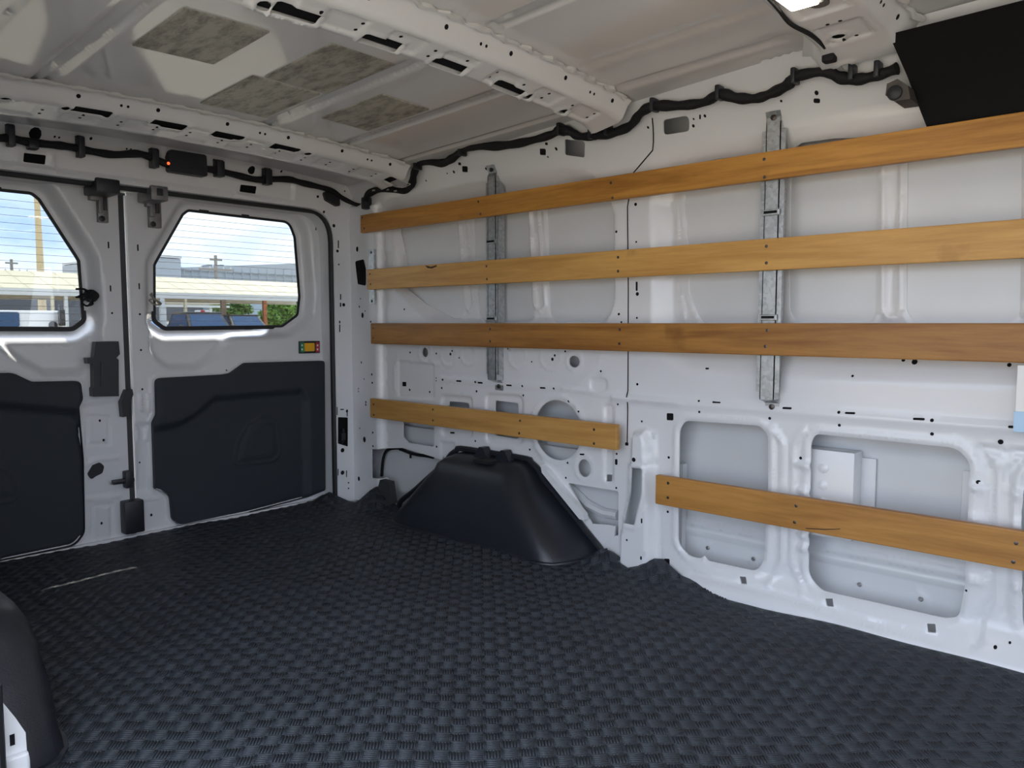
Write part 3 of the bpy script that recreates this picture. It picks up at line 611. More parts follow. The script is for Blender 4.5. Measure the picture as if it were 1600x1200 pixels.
def dbox(d, name, c, x0, y0, x1, y1, yf, yb, m, bev=.004):
    a = D(*c(x0, y0), yf); e = D(*c(x1, y1), yf)
    return MB().box((min(a[0], e[0]), yf, min(a[1], e[1])), (max(a[0], e[0]), yb, max(a[1], e[1])), bev).build(name, m, d, True)
def dprism(d, name, c, pts, yf, yb, m, y=None):
    return MB().prism([tuple(D(*c(*p), y or yf)) for p in pts], lambda u, v, q: (u, q, v), yf, yb).build(name, m, d)
# latch gear
h = dprism(door_l, 'latch_cover', c3, [(428, 40), (530, 38), (536, 95), (520, 112), (530, 120), (531, 283), (416, 285), (414, 250), (420, 240), (418, 140), (392, 138), (389, 112), (420, 110)], YD-.035, YD, CLIPB); h['label'] = 'black plastic handle cover'
dprism(door_l, 'cover_panel', c3, [(450, 130), (495, 130), (495, 240), (450, 240)], YD-.038, YD-.034, CLIPB)
a = MB(); q = rp([D(*c3(*p)) for p in ((388, 630), (412, 590), (445, 577), (463, 595), (455, 625), (425, 640), (405, 655))], .012); a.prism([tuple(p) for p in q], lambda u, v, dd: (u, dd, v), YD-.006, YD).build('rubber_plug', SEAL, door_l)
dprism(door_r, 'striker_cover', c3, [(565, 255), (592, 252), (596, 275), (578, 320), (575, 372), (548, 377), (542, 310)], YD-.03, YD+.01, CLIPB)
b = MB(); p = D(*c3(500, 668), YD-.02); p2 = D(*c3(598, 668), YD-.02); b.box((p[0], YD-.03, p[1]-.008), (p2[0], YD-.015, p[1]+.008), .003); c_ = D(*c3(573, 655), YD-.02); b.box((c_[0]-.014, YD-.034, c_[1]-.03), (c_[0]+.012, YD, c_[1]+.032), .006)
b.build('door_check', CLIPB, door_r, True)
dbox(door_r, 'lower_latch_cover', c3, 556, 758, 650, 888, YD-.045, YD+.005, CLIPB, .008)
# upper catches
def catch(d, box, mcover, low, bolt):
    o = dbox(d, 'catch_cover', cl, *box, 2.748, 2.87, mcover, .006)
    p = dbox(d, 'catch_plate', cl, *low, YD-.018, YD, STEELD, .003)
    x0, y0, x1, y1 = low
    dbox(d, 'catch_slot', cl, x0+(x1-x0)*.55, y0+10, x0+(x1-x0)*.85, y0+(y1-y0)*.55, YD-.026, YD-.015, CLIPB, .002)
    dbox(d, 'catch_arm', cl, x0+(x1-x0)*.1, y0+(y1-y0)*.2, x0+(x1-x0)*.5, y0+(y1-y0)*.65, YD-.028, YD-.015, STEELD, .003)
    a = D(*cl(*bolt), YD-.02); MB().lathe((a[0], YD-.016, a[1]), (0, -1, 0), [(.010, 0), (.010, .006), (.006, .008)], 12).build('bolt', CLIPB, d, True)
catch(door_l, (200, 242, 458, 425), CLIPB, (215, 430, 335, 722), (262, 678)); dbox(door_l, 'catch_bracket', cl, 140, 425, 250, 490, YD-.03, YD, STEELD)
catch(door_r, (772, 322, 958, 498), STEELD, (748, 440, 888, 778), (795, 735)); dbox(door_r, 'catch_frame', cl, 838, 360, 900, 440, 2.744, 2.75, CLIPB, .001); dbox(door_r, 'catch_bracket', cl, 728, 425, 800, 555, YD-.03, YD, STEELD)
# emergency release: black frame, green, yellow and red
o = dbox(door_r, 'release_frame', c2, 1338, 838, 1429, 890, YD-.012, YD, CLIPB, .002)
dbox(o, 'release_button', c2, 1362, 846, 1406, 882, YD-.022, YD-.010, mat('yellow_plastic', (.85, .45, .02), .35), .003)['label'] = 'yellow release button'
g = dbox(o, 'green_label', c2, 1341, 842, 1358, 887, YD-.0135, YD-.011, mat('green_label', (.02, .25, .13), .5), .0005)
r_ = dbox(o, 'red_label', c2, 1410, 842, 1427, 887, YD-.0135, YD-.011, mat('red_label', (.45, .04, .06), .5), .0005)
WHT = mat('white_print', (.75, .75, .75), .6)
for par, X in ((o, 1349), (o, 1418)):
    for Y in (856, 874): dbox(par, 'printed_mark', c2, X-3, Y-4, X+3, Y+4, YD-.0142, YD-.0134, WHT, 0)
# heater plug wires beside the panes
b = MB()
for q in ([(340, 605), (380, 605), (390, 620), (360, 640), (345, 640)], [(345, 640), (390, 625), (410, 640), (390, 680), (370, 660), (395, 640)], [(380, 610), (400, 640), (410, 670), (385, 680)]): b.tube(smooth_path([(*D(*c2(*p), YD-.03)[:1], YD-.03+.012*math.sin(i*2), D(*c2(*p), YD-.03)[1]) for i, p in enumerate(q)]), .0035, 6)
a = D(*c2(410, 635)); b.lathe((a[0], YD+.02, a[1]), (0, -1, 0), [(.022, 0), (.022, .02), (.014, .03), (.014, .05)], 14)
b.build('heater_wire', LOOM, door_l, True)
b = MB()
for q in ([(668, 628), (690, 650), (715, 670), (690, 675), (668, 655), (680, 650)], [(675, 622), (685, 640), (712, 676)]): b.tube(smooth_path([(*D(*c2(*p), YD+.0)[:1], YD-.004+.008*math.sin(i*2), D(*c2(*p), YD+.0)[1]) for i, p in enumerate(q)]), .003, 6)
b.build('heater_wire', mat('grey_wire', (.25, .24, .22), .5), door_r, True)
# door sill strip
tag(MB().box((.30, 2.852, -.004), (1.90, 2.874, .012), .003).build('trim_1', PAINT), 'white sill strip under the rear doors', kind='structure')

# ------------------------------------------------------------------ left side, cab end
LX = .20
tag(panel('wall_left', [(-.75, 0), (2.80, 0), (2.80, 1.38), (-.75, 1.44)], [rp([(-.42, .02), (1.43, .02), (1.43, 1.30), (-.42, 1.30)], .06)], [], lambda u, v, h: (LX+np.interp(v, [0, 1.2, 1.45], [0, 0, .10])+h, u, v), PAINT, .05, None, .05), 'white side wall around the open sliding door', kind='structure')
GREYT = mat('cab_trim', (.10, .10, .105), .7)
tag(panel('wall_front', [(.18, -.30), (2.02, -.30), (2.02, 1.50), (.18, 1.50)], [rp([(.32, .42), (1.88, .42), (1.80, 1.34), (.40, 1.34)], .08)], [], lambda u, v, h: (u, np.interp(v, [0, .4, 1.5], [-2.35, -2.35, -1.75])+h, v), GREYT, .06, None, .03), 'grey cab bulkhead with windscreen opening', kind='structure')
tag(panel('wall_cab', [(-2.2, -.3), (-.75, -.3), (-.75, 1.5), (-2.2, 1.5)], [rp([(-1.75, .50), (-.85, .50), (-.85, 1.22), (-1.35, 1.22)], .06)], [], lambda u, v, h: (2.02-h, u, v), GREYT, .06, None, .03), 'grey cab door side', kind='structure')
tag(panel('wall_cab_left', [(-2.2, -.3), (-.75, -.3), (-.75, 1.5), (-2.2, 1.5)], [rp([(-1.75, .50), (-.85, .50), (-.85, 1.22), (-1.35, 1.22)], .06)], [], lambda u, v, h: (.19+h, u, v), GREYT, .06, None, .03), 'grey cab door side', kind='structure')
tag(MB().box((.18, -2.4, 1.47), (2.02, -1.25, 1.50)).build('ceiling_cab', GREYT), kind='structure')
tag(MB().box((.18, -2.4, -.32), (2.02, -.72, -.28)).build('floor_cab', GREYT), kind='structure')
# post at the rear edge of the side door opening
cb = crop(0, 880, 3.75); YP = 1.405
pp = [at_y(*cb(*p), YP) for p in ((178, 1200), (176, 1150), (172, 1128), (158, 1100), (150, 992), (90, 905), (18, 818))]
b = MB(); b.prism([(.20, -.01), (pp[0][0], -.01)]+[(p[0], p[2]) for p in pp]+[(.20, pp[-1][2]+.06)], lambda u, v, d: (u, d, v), YP, YP+.03)
o = tag(b.build('wall_post', PAINT), 'white post foot beside the left wheel cover', kind='structure')
a0, a1 = at_y(*cb(55, 1008), YP), at_y(*cb(88, 1062), YP); MB().box((a0[0], YP-.0008, a1[2]), (a1[0], YP+.001, a0[2])).build('square_hole_shade', DARK, o)  # thin black box laid on the post as the shade of a hole
a0, a1 = at_y(*cb(120, 1125), YP-.012), at_y(*cb(178, 1200), YP-.012); MB().box((a0[0]-.03, YP-.012, -.005), (a1[0], YP, a0[2]), .004).build('foot_flange', PAINT, o)
a = at_y(-4, 1150, YP-.02); tag(MB().tube([(a[0], YP-.02, 0), (a[0], YP-.02, .21)], .010, 8).build('trim_2', SEAL), 'black rubber seal of the side door', kind='structure')

# ------------------------------------------------------------------ floor mat
edge = [(-.74, 1.975), (.25, 1.972), (.50, 1.968), (.90, 1.972), (1.08, 1.995), (1.22, 2.02), (1.285, 2.02), (1.29, 1.99), (1.365, 1.985), (1.37, 2.02), (1.50, 2.02), (2.50, 2.02), (2.57, 2.0), (2.66, 1.985), (2.74, 1.94), (2.77, 1.90), (2.858, 1.885)]
mat_out = np.array([(x, y) for y, x in edge]+[(.28, 2.858), (.23, 2.70), (.23, 1.52), (.36, 1.50), (.36, 1.42), (.22, 1.40), (.22, -.74)])
PK = [((1.985, 2.60), .085, .075), ((1.90, 2.80), .045, .06), ((2.02, 1.23), .05, .07), ((1.99, 1.42), .05, .06), ((2.01, 1.10), .02, .09)]
def mat_h(P):
    x, y = P[:, 0], P[:, 1]
    h = .004*np.sin(x*9+y*5+1)+.003*np.sin(x*-6+y*11)+.0022*np.sin(x*21+y*3)*np.sin(y*17-x*4)+.006
    for (cx, cy), a, s in PK: h = h+a*np.maximum(0, 1-np.hypot(x-cx, y-cy)/(s*1.3))
    return h
floor = tag(panel('floor', mat_out, [], [], lambda u, v, h: (u, v, h), MATR, .02, None, 0, extra=mat_h), 'black ribbed rubber cargo mat', kind='structure')
tag(MB().box((2.128, -.75, -.3), (2.165, 2.92, .06)).build('outer_sill', PAINT, wall_right)); MB().box((.13, -.75, -.3), (.165, 2.92, .02)).build('outer_sill', PAINT, wall_right)
tag(MB().box((.16, -.75, -.06), (2.13, 2.90, -.006)).build('floor_pan', PAINT), 'white sheet metal floor under the mat', kind='structure')
# raised tread: slotted blocks, turned by 90 degrees from block to block, laid at 45 degrees to the van
cs = .03125; e1 = np.array([1, 1])/math.sqrt(2); e2 = np.array([-1, 1])/math.sqrt(2); org = np.array([.8586, 1.0448])
I, J = np.meshgrid(np.arange(-90, 90), np.arange(-90, 90), indexing='ij'); I = I.ravel(); J = J.ravel()
Cc = org+np.outer(I*cs, e1)+np.outer(J*cs, e2)
k = (Cc[:, 1] > -.25) & (Cc[:, 1] < 2.85) & (Cc[:, 0] > .2) & (Cc[:, 0] < 2.03)
Cc, I, J = Cc[k], I[k], J[k]; k = sdf(Cc, mat_out) < -.018; Cc, I, J = Cc[k], I[k], J[k]
k = ~((Cc[:, 0] > 1.88) & (Cc[:, 1] > 1.6) & (Cc[:, 1] < 2.3)); Cc, I, J = Cc[k], I[k], J[k]
V = []; ht = .0022
cells = [(-.45, .05, 0, .5), (.45, .05, 0, .5), (0, .5, -.455, .045), (0, .5, .455, .045)]+[(-.2715+.181*q, .053, 0, .42) for q in range(4)]     # frame and four bars between five slots
for ow_, hw_, ol_, hl_ in cells:
    for par in (0, 1):
        s_ = ((I+J) % 2) == par; C0 = Cc[s_]; la, wa = (e1, e2) if par == 0 else (e2, e1); C0 = C0+wa*ow_*cs+la*ol_*cs
        corners = ((-1, -1), (1, -1), (1, 1), (-1, 1))
        base = [C0+la*hl_*cs*sl+wa*hw_*cs*sw for sl, sw in corners]
        top = [C0+la*(hl_*cs-.0003)*sl+wa*(hw_*cs-.0003)*sw for sl, sw in corners]
        V.append(np.stack([np.concatenate([p, (mat_h(p)-.0004)[:, None]], 1) for p in base]+[np.concatenate([p, (mat_h(p)+ht)[:, None]], 1) for p in top], 1))
V = np.concatenate(V); nbar = len(V); b0 = np.arange(nbar)[:, None]*8
fq = np.array([(4, 5, 6, 7), (0, 1, 5, 4), (1, 2, 6, 5), (2, 3, 7, 6), (3, 0, 4, 7)])
fq2 = np.array([f[::-1] for f in fq]); cr_ = np.cross(V[0, 5]-V[0, 4], V[0, 6]-V[0, 5])
me = bpy.data.meshes.new('tread_bars'); Vv = V.reshape(-1, 3); Fq = (b0[:, :, None]+fq[None]).reshape(-1, 4)
me.vertices.add(len(Vv)); me.vertices.foreach_set('co', Vv.ravel()); me.loops.add(Fq.size); me.loops.foreach_set('vertex_index', Fq.ravel().astype(np.int32))
me.polygons.add(len(Fq)); me.polygons.foreach_set('loop_start', np.arange(0, Fq.size, 4).astype(np.int32)); me.update(calc_edges=True)
bm = bmesh.new(); bm.from_mesh(me); bmesh.ops.recalc_face_normals(bm, faces=bm.faces[:]); bm.to_mesh(me); bm.free()
tag(link('tread_bars', me, MATR, floor), 'raised basket weave tread of the mat', kind='stuff')

# ================================================================== THINGS IN THE VAN
# ---- wheel arch covers
def wheel_cover(label, st=None, kf=.065, xo=2.036):
    o = empty('wheel_cover', (1.93, 1.93, 0)); tag(o, label, 'wheel cover')
    # stations from the floor (0) up: y rear end, y front end, x inner face, z
    st = st or [(2.475, 1.462, 1.838, .000), (2.46, 1.475, 1.842, .03), (2.385, 1.535, 1.852, .08), (2.31, 1.60, 1.868, .135), (2.235, 1.67, 1.884, .19), (2.185, 1.715, 1.897, .225), (2.165, 1.735, 1.912, .25), (2.145, 1.755, 1.935, .268), (2.12, 1.78, 1.975, .282), (2.10, 1.80, 2.032, .292)]
    rings = []
    for i, (yr, yf, xi, z) in enumerate(st):
        r = .075+.02*(i/9)
        # bottom ring: inner edge is shorter than the wall edge
        k = max(0, 1-z/.25); yr_i = yr-.16*k; yf_i = yf+kf*k
        q = rp([(xo, yr), (xi, yr_i), (xi, yf_i), (xo, yf)], [0, r, r, 0], 8)
        t = densify_n(q, 34); rings.append([(x, y, z) for x, y in t])
    n = len(rings[0]); v = [p for g in rings for p in g]; f = [(a*n+k, a*n+k+1, (a+1)*n+k+1, (a+1)*n+k) for a in range(len(rings)-1) for k in range(n-1)]
    f.append(tuple((len(rings)-1)*n+k for k in range(n)))
    b = MB(); b.add(v, f); shell = b.build('shell', WHEELP, o, False)
    shell.data.polygons.foreach_set('use_smooth', np.ones(len(shell.data.polygons), bool))
    # rim that follows the wall
    rim = [(2.02, yr, z) for yr, yf, xi, z in st]+[(2.02, 1.95, .293)]+[(2.02, yf, z) for yr, yf, xi, z in st[::-1]]
    b = MB(); b.tube(smooth_path([(x, y+.02*np.sign(y-1.95), z+.006) for x, y, z in rim], 3), .011, 8); b.build('rim', WHEELP, o, True)
    # base lip along the mat
    b = MB(); b.tube(smooth_path([(p[0]-.004, p[1], .006) for p in rings[0][::2]], 2), .008, 6); b.build('base_lip', WHEELP, o, True)
    # two ears at the top either side of a notch
    for yc in (1.975, 1.865): MB().prism([(yc-.035, .28), (yc-.008, .322), (yc+.010, .322), (yc+.04, .28)], lambda u, w, d: (d, u, w), 1.985, 2.02).build('mounting_ear', WHEELP, o)
    MB().lathe((2.018, 1.918, .283), (-1, 0, 0), [(.012, 0), (.012, .004), (.006, .006)], 12).build('mounting_screw', RIVET, o, True)
    ear = MB(); ear.box((1.93, 1.88, .2755), (1.99, 1.96, .286)); ear.build('notch', mat('notch_shadow_paint', (.008, .008, .010), .6), o)  # near-black block put on the cover as the shade of the notch
    return o
def densify_n(poly, n):
    P = np.array(poly); d = np.concatenate([[0], np.cumsum(np.linalg.norm(np.diff(P, axis=0), axis=1))]); t = np.linspace(0, d[-1], n)
    return np.stack([np.interp(t, d, P[:, 0]), np.interp(t, d, P[:, 1])], 1)
wheel_cover('large black moulded wheel arch cover below the short wooden slat')
ow = wheel_cover('black moulded wheel arch cover beside the white post foot of the side door', [(2.475, 1.44, 1.828, 0), (2.46, 1.445, 1.83, .03), (2.385, 1.47, 1.833, .08), (2.31, 1.495, 1.837, .135), (2.235, 1.525, 1.842, .19), (2.185, 1.55, 1.85, .225), (2.165, 1.57, 1.862, .25), (2.145, 1.60, 1.885, .268), (2.12, 1.65, 1.94, .282), (2.10, 1.70, 2.045, .292)], .02, 2.06)
for c_ in ow.children:
    c_.matrix_parent_inverse = Matrix.Identity(4)
    for v in c_.data.vertices: v.co = Vector((2*1.135-v.co.x, v.co.y, v.co.z))
    c_.data.flip_normals()
for c_ in ow.children:
    for v in c_.data.vertices: v.co = v.co-Vector((2*1.135-1.93, 1.93, 0))
ow.location = (2*1.135-1.93, 1.93, 0)
# small triangular foam wedge behind the cover
MB_w = MB().prism([tuple(W(*c5(*p))) for p in ((285, 610), (305, 535), (345, 545), (358, 640), (335, 655))], lambda u, v, d: (d, u, v), 1.985, 2.015)
tag(MB_w.build('trim_wedge', mat('grey_plastic', (.045, .048, .05), .6)), 'small dark grey plastic wedge behind the wheel arch cover', 'trim piece')

# ---- wooden slats
XP0, XP1 = 1.968, 1.988
def slat(label, ya, yb, ztop, zbot, cols, seed, screws):
    o = empty('wooden_slat', ((XP0+XP1)/2, (ya+yb)/2, zbot)); tag(o, label, 'wooden slat', 'wooden cargo slats on the side wall')
    b = MB().box((XP0, ya, zbot), (XP1, yb, ztop), .003); b.build('board', wood('slat_wood_%d' % seed, *cols, seed), o)
    for y, z in screws:
        MB().lathe((XP0+.001, y, z), (-1, 0, 0), [(.0045, 0), (.0045, .0012), (.003, .0016)], 10).build('screw', SCREW, o, True)
    return o
def SL(px, py): p = at_x(px, py, XP0); return p[1], p[2]
def scr(*ps): return [SL(*p) for p in ps]
slat('topmost long orange-brown wooden slat running under the black headliner', -.6, SL(563, 350)[0], SL(900, 283.5)[1], SL(900, 320)[1], ((.34, .145, .026), (.56, .27, .055)), 1,
     scr((566, 340), (569, 357), c4(742, 285), c4(752, 343), c4(1363, 197), c4(1371, 268), c6(585, 272), c6(587, 342)))
slat('pale honey long wooden slat, second from the roof, with a dark gouge near its end', -.6, SL(573, 436)[0], SL(1000, 388)[1], SL(1000, 432)[1], ((.48, .245, .062), (.64, .36, .105)), 2,
     scr((578, 428), (579, 444), c4(780, 588), c4(782, 648), c4(1397, 546), c4(1397, 611), c6(594, 612), c6(594, 677)))
slat('darkest brown long wooden slat, third from the roof', -.6, SL(579, 520)[0], SL(1000, 505)[1], SL(1000, 549.5)[1], ((.24, .10, .022), (.40, .19, .045)), 3,
     scr((583, 513), (583, 528), c4(797, 882), c4(797, 940), c4(1405, 885), c4(1403, 951), c6(597, 940), c6(590, 1003)))
slat('short pale wooden slat crossing in front of the round wall opening', SL(963, 683)[0], SL(578, 640)[0], SL(770, 643)[1], SL(770, 678)[1], ((.42, .215, .06), (.56, .31, .095)), 4,
     scr(c5(240, 205), c5(240, 252), c5(504, 228), c5(504, 277), c5(893, 278), c5(889, 334), c5(1223, 318), c5(1223, 380)))
slat('lowest wooden slat, scuffed, crossing the rectangular wall openings', -.6, SL(1024, 760)[0], SL(1300, 784.5)[1], SL(1300, 838)[1], ((.33, .145, .032), (.48, .235, .06)), 5,
     scr(c7(210, 387), c7(209, 444), c7(710, 476), c7(704, 540), c7(1569, 622), c7(1558, 695)))
# gouge on the second slat
gq = [SL(*c4(*p)) for p in ((492, 584), (520, 590), (545, 583), (550, 588), (525, 599), (505, 597))]
bpy.data.objects['wooden_slat.001']
MB().prism(gq, lambda u, v, d: (d, u, v), XP0-.0006, XP0+.002).build('gouge', mat('gouge_wood', (.06, .03, .015), .8), bpy.data.objects['wooden_slat.001'])
sq_ = [SL(*c7(*p)) for p in ((745, 562), (820, 566), (885, 565), (880, 568), (820, 570), (750, 566))]
MB().prism(sq_, lambda u, v, d: (d, u, v), XP0-.0006, XP0+.002).build('scratch', mat('gouge_wood', (.06, .03, .015), .8), bpy.data.objects['wooden_slat.004'])

# ---- galvanised uprights behind the slats
def upright(label, u, w, ztab, zbody, zend, notches):
    """hat-section upright: wall tabs at both ends, channel between zbody"""
    o = empty('steel_upright', (2.0, u, zend[0])); tag(o, label, 'bracket')
    xf = XP1+.001
    def strip(z0, z1, x0f, x1f, hw): return x0f
    zt0, zt1 = zbody[1], ztab
    b = MB()
    pr = [(float(xw(u, zt1))-.003, zt1), (float(xw(u, zt0+.012))-.003, zt0+.012), (xf, zt0), (xf, zbody[0]), (float(xw(u, zbody[0]-.012))-.003, zbody[0]-.012), (float(xw(u, zend[0]))-.003, zend[0])]
    th = .0025; vs = []
    for x, z in pr: vs += [(x, u-w/2, z), (x, u+w/2, z)]
    for x, z in pr: vs += [(x+th, u-w/2, z), (x+th, u+w/2, z)]
    m = len(pr); fs = [(2*i, 2*i+1, 2*i+3, 2*i+2) for i in range(m-1)]+[(2*m+2*i+2, 2*m+2*i+3, 2*m+2*i+1, 2*m+2*i) for i in range(m-1)]
    for i in range(m-1): fs += [(2*i, 2*i+2, 2*m+2*i+2, 2*m+2*i), (2*i+1, 2*m+2*i+1, 2*m+2*i+3, 2*i+3)]
    fs += [(0, 2*m, 2*m+1, 1), (2*m-2, 2*m-1, 4*m-1, 4*m-2)]
    b.add(vs, fs); b.build('face_plate', GALV, o)
    for s in (-1, 1):
        b = MB(); ys = u+s*w/2; b.box((xf, min(ys, ys-s*.0025), zbody[0]), (2.035, max(ys, ys-s*.0025), zbody[1]))
        b.box((xf+.004, min(ys, ys+s*.012), zbody[0]+.02), (xf+.0065, max(ys, ys+s*.012), zbody[1]-.02)); b.build('side_flange', GALV, o)
    for z in notches:
        b = MB(); b.box((xf-.006, u-w/2-.004, z-.008), (xf+.001, u+w/2+.004, z+.008), .002); k = b.build('notch_clip', GALV, o)
        MB().box((xf-.0068, u-w/2+.002, z-.003), (xf-.004, u+w/2-.002, z+.004)).build('clip_slit_shade', DARK, k)  # black bar on the clip, painted as the shade of a slit
    for z in (zt1-.015, zend[0]+.015):
        x = float(xw(u, z))-.004; MB().lathe((x, u, z), (-1, 0, 0), [(.008, 0), (.008, .003), (.004, .0045)], 12).build('rivet', SCREW, o, True)
    return o
t2 = W(1197, 176); n_ = [at_x(1202, 332, 1.985)[2], at_x(1202, 496, 1.985)[2]]
upright('galvanised steel upright crossing the wall bay beside the tall seam, behind the long slats', at_x(1201, 450, 1.985)[1], .040, t2[1], (W(1195, 622)[1], 1.305), (W(1195, 643)[1],), n_)
t1 = W(746, 262); n_ = [at_x(762, 378, 1.985)[2], at_x(772, 498, 1.985)[2]]
upright('galvanised steel upright above the wheel arch cover, behind the long slats', at_x(767, 450, 1.985)[1], .040, t1[1]+.0, (W(770, 592)[1], 1.295), (W(773, 609)[1],), n_)
a0 = at_x(*c4(240, 512), 2.0); a1 = at_x(*c4(258, 765), 2.0)
o = empty('steel_strap', (1.99, a0[1], a1[2])); tag(o, 'flat galvanised steel strap on the rear corner post behind the slat ends', 'bracket')
um = (a0[1]+a1[1])/2; MB().box((1.988, um-.022, a1[2]), (1.9995, um+.012, a0[2]), .001).build('strap_plate', GALV, o)
for z in (a0[2]-.012, a1[2]+.012): MB().lathe((1.989, um-.005, z), (-1, 0, 0), [(.006, 0), (.006, .002), (.003, .003)], 10).build('rivet', SCREW, o, True)

# ---- wiring loom along the roof rail
lp = [(572, 318), (576, 303), (600, 295), (630, 298), (643, 288), (648, 268), (660, 253), (690, 255), (706, 248), (722, 236), (740, 229), (780, 228), (820, 222), (860, 211), (875, 203), (890, 205), (905, 213), (930, 212), (960, 207), (985, 196), (1000, 178), (1020, 166), (1060, 165), (1100, 160), (1125, 147), (1150, 153), (1180, 154), (1205, 146), (1230, 133), (1246, 119), (1290, 112), (1312, 121), (1340, 124), (1370, 118), (1402, 107)]
def loom_pt(px, py):
    z = 1.36; x = 1.93
    for _ in range(6): p = at_x(px, py, x); x = float(xw(p[1], p[2]))-.030
    return p
LP = [loom_pt(*p) for p in lp]
o = empty('wiring_loom', tuple(LP[0])); tag(o, 'thick black taped wiring loom winding along the roof rail above the slats', 'wiring')
sp_ = smooth_path(LP, 5); MB().tube(sp_, [.0135+.0015*math.sin(i*1.3)+.001*math.sin(i*.37) for i in range(len(sp_))], 10).build('taped_bundle', LOOM, o, True)
for p in ((1124, 146), (1022, 165), (722, 236), (652, 258), (876, 203), (925, 209), (950, 203), (1242, 120), (1332, 114), (1372, 110)):
    a = loom_pt(*p); MB().box((a[0]-.017, a[1]-.006, a[2]-.017), (a[0]+.02, a[1]+.006, a[2]+.020), .004).build('clip', CLIPB, o, True)
a = loom_pt(571, 316); MB().box((a[0]-.016, a[1]-.02, a[2]-.03), (a[0]+.02, a[1]+.012, a[2]+.02), .008).build('connector', CLIPB, o, True)
TAPE = mat('grey_tape_mark', (.35, .34, .33), .6)
for p in ((588, 298), (610, 297), (622, 299), (637, 292)):
    a = loom_pt(*p); MB().box((a[0]-.0155, a[1]-.008, a[2]-.003), (a[0]-.010, a[1]+.008, a[2]+.003), .001).build('tape_mark', TAPE, o)
b = MB(); b.tube(smooth_path([loom_pt(1300, 115), at_z(1302, 95, 1.40), at_z(1290, 75, 1.405), at_z(1268, 55, 1.405), at_z(1240, 40, 1.41), at_z(1228, 30, 1.41), at_z(1216, 14, 1.41), at_z(1200, -4, 1.415)]), .005, 6)
b.box(tuple(at_z(1296, 88, 1.395)-.014), tuple(at_z(1296, 88, 1.395)+.014), .005); b.build('lamp_branch', LOOM, o, True)

# ---- wiring loom across the rear header
hp = [ch(-60, 170), ch(0, 178), (18, 216), (40, 221), (80, 226), ch(500, 240), ch(620, 262), ch(760, 290), ch(900, 308), ch(1060, 300), ch(1130, 312), ch(1220, 345), ch(1300, 380), (290, 263), ci(100, 284), ci(200, 300), ci(340, 335), ci(450, 358), ci(560, 355), ci(680, 358), ci(760, 380), ci(880, 408), ci(980, 440), ci(1050, 490), ci(1120, 535), ci(1160, 545), ci(1185, 520)]
HP = [at_y(*p, 2.735) for p in hp]; HP[-1] = LP[0]; HP[-2][1] = 2.70; HP[-3][1] = 2.715
o = empty('rear_wiring_loom', tuple(HP[0])); tag(o, 'black wiring loom clipped across the header above the rear doors', 'wiring')
sp_ = smooth_path(HP, 4); MB().tube(sp_, [.0125-.004*min(1, max(0, (i-80)/20))+.001*math.sin(i*1.1) for i in range(len(sp_))], 8).build('taped_bundle', LOOM, o, True)
def hbox(name, c, x0, y0, x1, y1, yf, yb, m, bev, par):
    a = at_y(*c(x0, y0), yf); e = at_y(*c(x1, y1), yf); return MB().box((min(a[0], e[0]), yf, min(a[2], e[2])), (max(a[0], e[0]), yb, max(a[2], e[2])), bev).build(name, m, par, True)
for c, x0, y0, x1, y1 in ((ch, 62, 68, 128, 242), (ch, 612, 160, 672, 328), (ch, 1190, 258, 1250, 412), (ci, 175, 222, 232, 340), (ci, 515, 280, 562, 395)):
    k = hbox('clip', c, x0, y0, x1, y1, 2.715, 2.752, CLIPB, .004, o)
    hbox('clip_tab', c, x0-8, y0-6, x1-14, y0+12, 2.712, 2.74, CLIPB, .002, k)
hbox('clip', ch, 225, 190, 310, 268, 2.715, 2.752, CLIPB, .005, o)
k = rp([at_y(*ci(*p), 2.74)[[0, 2]] for p in ((915, 445), (985, 425), (1020, 455), (1030, 552), (935, 500))], .012); MB().prism([tuple(p) for p in k], lambda u, v, d: (u, d, v), 2.738, 2.775).build('grommet', SEAL, o)
# brake light cover in the middle of the header
o = empty('brake_light_cover', tuple(at_y(290, 258, 2.74))); tag(o, 'black rounded cover of the high brake light on the rear header', 'light cover')
q = rp([at_y(*p, 2.735)[[0, 2]] for p in ((262, 234), (320, 243), (322, 277), (263, 268))], .010); MB().prism([tuple(p) for p in q], lambda u, v, d: (u, d, v), 2.722, 2.757).build('cover', CLIPB, o)
a = at_y(264, 255, 2.718); MB().lathe((a[0], 2.724, a[2]), (0, -1, 0), [(.005, 0), (.005, .003), (.002, .005)], 8).build('indicator', mat('red_glow', (.8, .05, .02), .4, emit=((1, .08, .02), 2)), o, True)

# ---- damping pads on the roof
PADM = None
def pad_material():
    m = bpy.data.materials.new('damping_pad_foil'); m.use_nodes = True; t = m.node_tree; b = t.nodes['Principled BSDF']
    tx = t.nodes.new('ShaderNodeTexCoord'); mp = t.nodes.new('ShaderNodeMapping'); mp.inputs['Scale'].default_value = (14, 5, 5); t.links.new(tx.outputs['Object'], mp.inputs[0])
    n = t.nodes.new('ShaderNodeTexNoise'); n.inputs['Scale'].default_value = 2.2; n.inputs['Detail'].default_value = 9; n.inputs['Roughness'].default_value = .72; t.links.new(mp.outputs[0], n.inputs['Vector'])
    r = t.nodes.new('ShaderNodeValToRGB'); e = r.color_ramp.elements; e[0].position = .33; e[0].color = (.16, .145, .115, 1); e[1].position = .56; e[1].color = (.47, .45, .38, 1)
    t.links.new(n.outputs['Fac'], r.inputs[0]); t.links.new(r.outputs[0], b.inputs['Base Color'])
    b.inputs['Roughness'].default_value = .55; b.inputs['Metallic'].default_value = .1
    return m
PADM = pad_material()
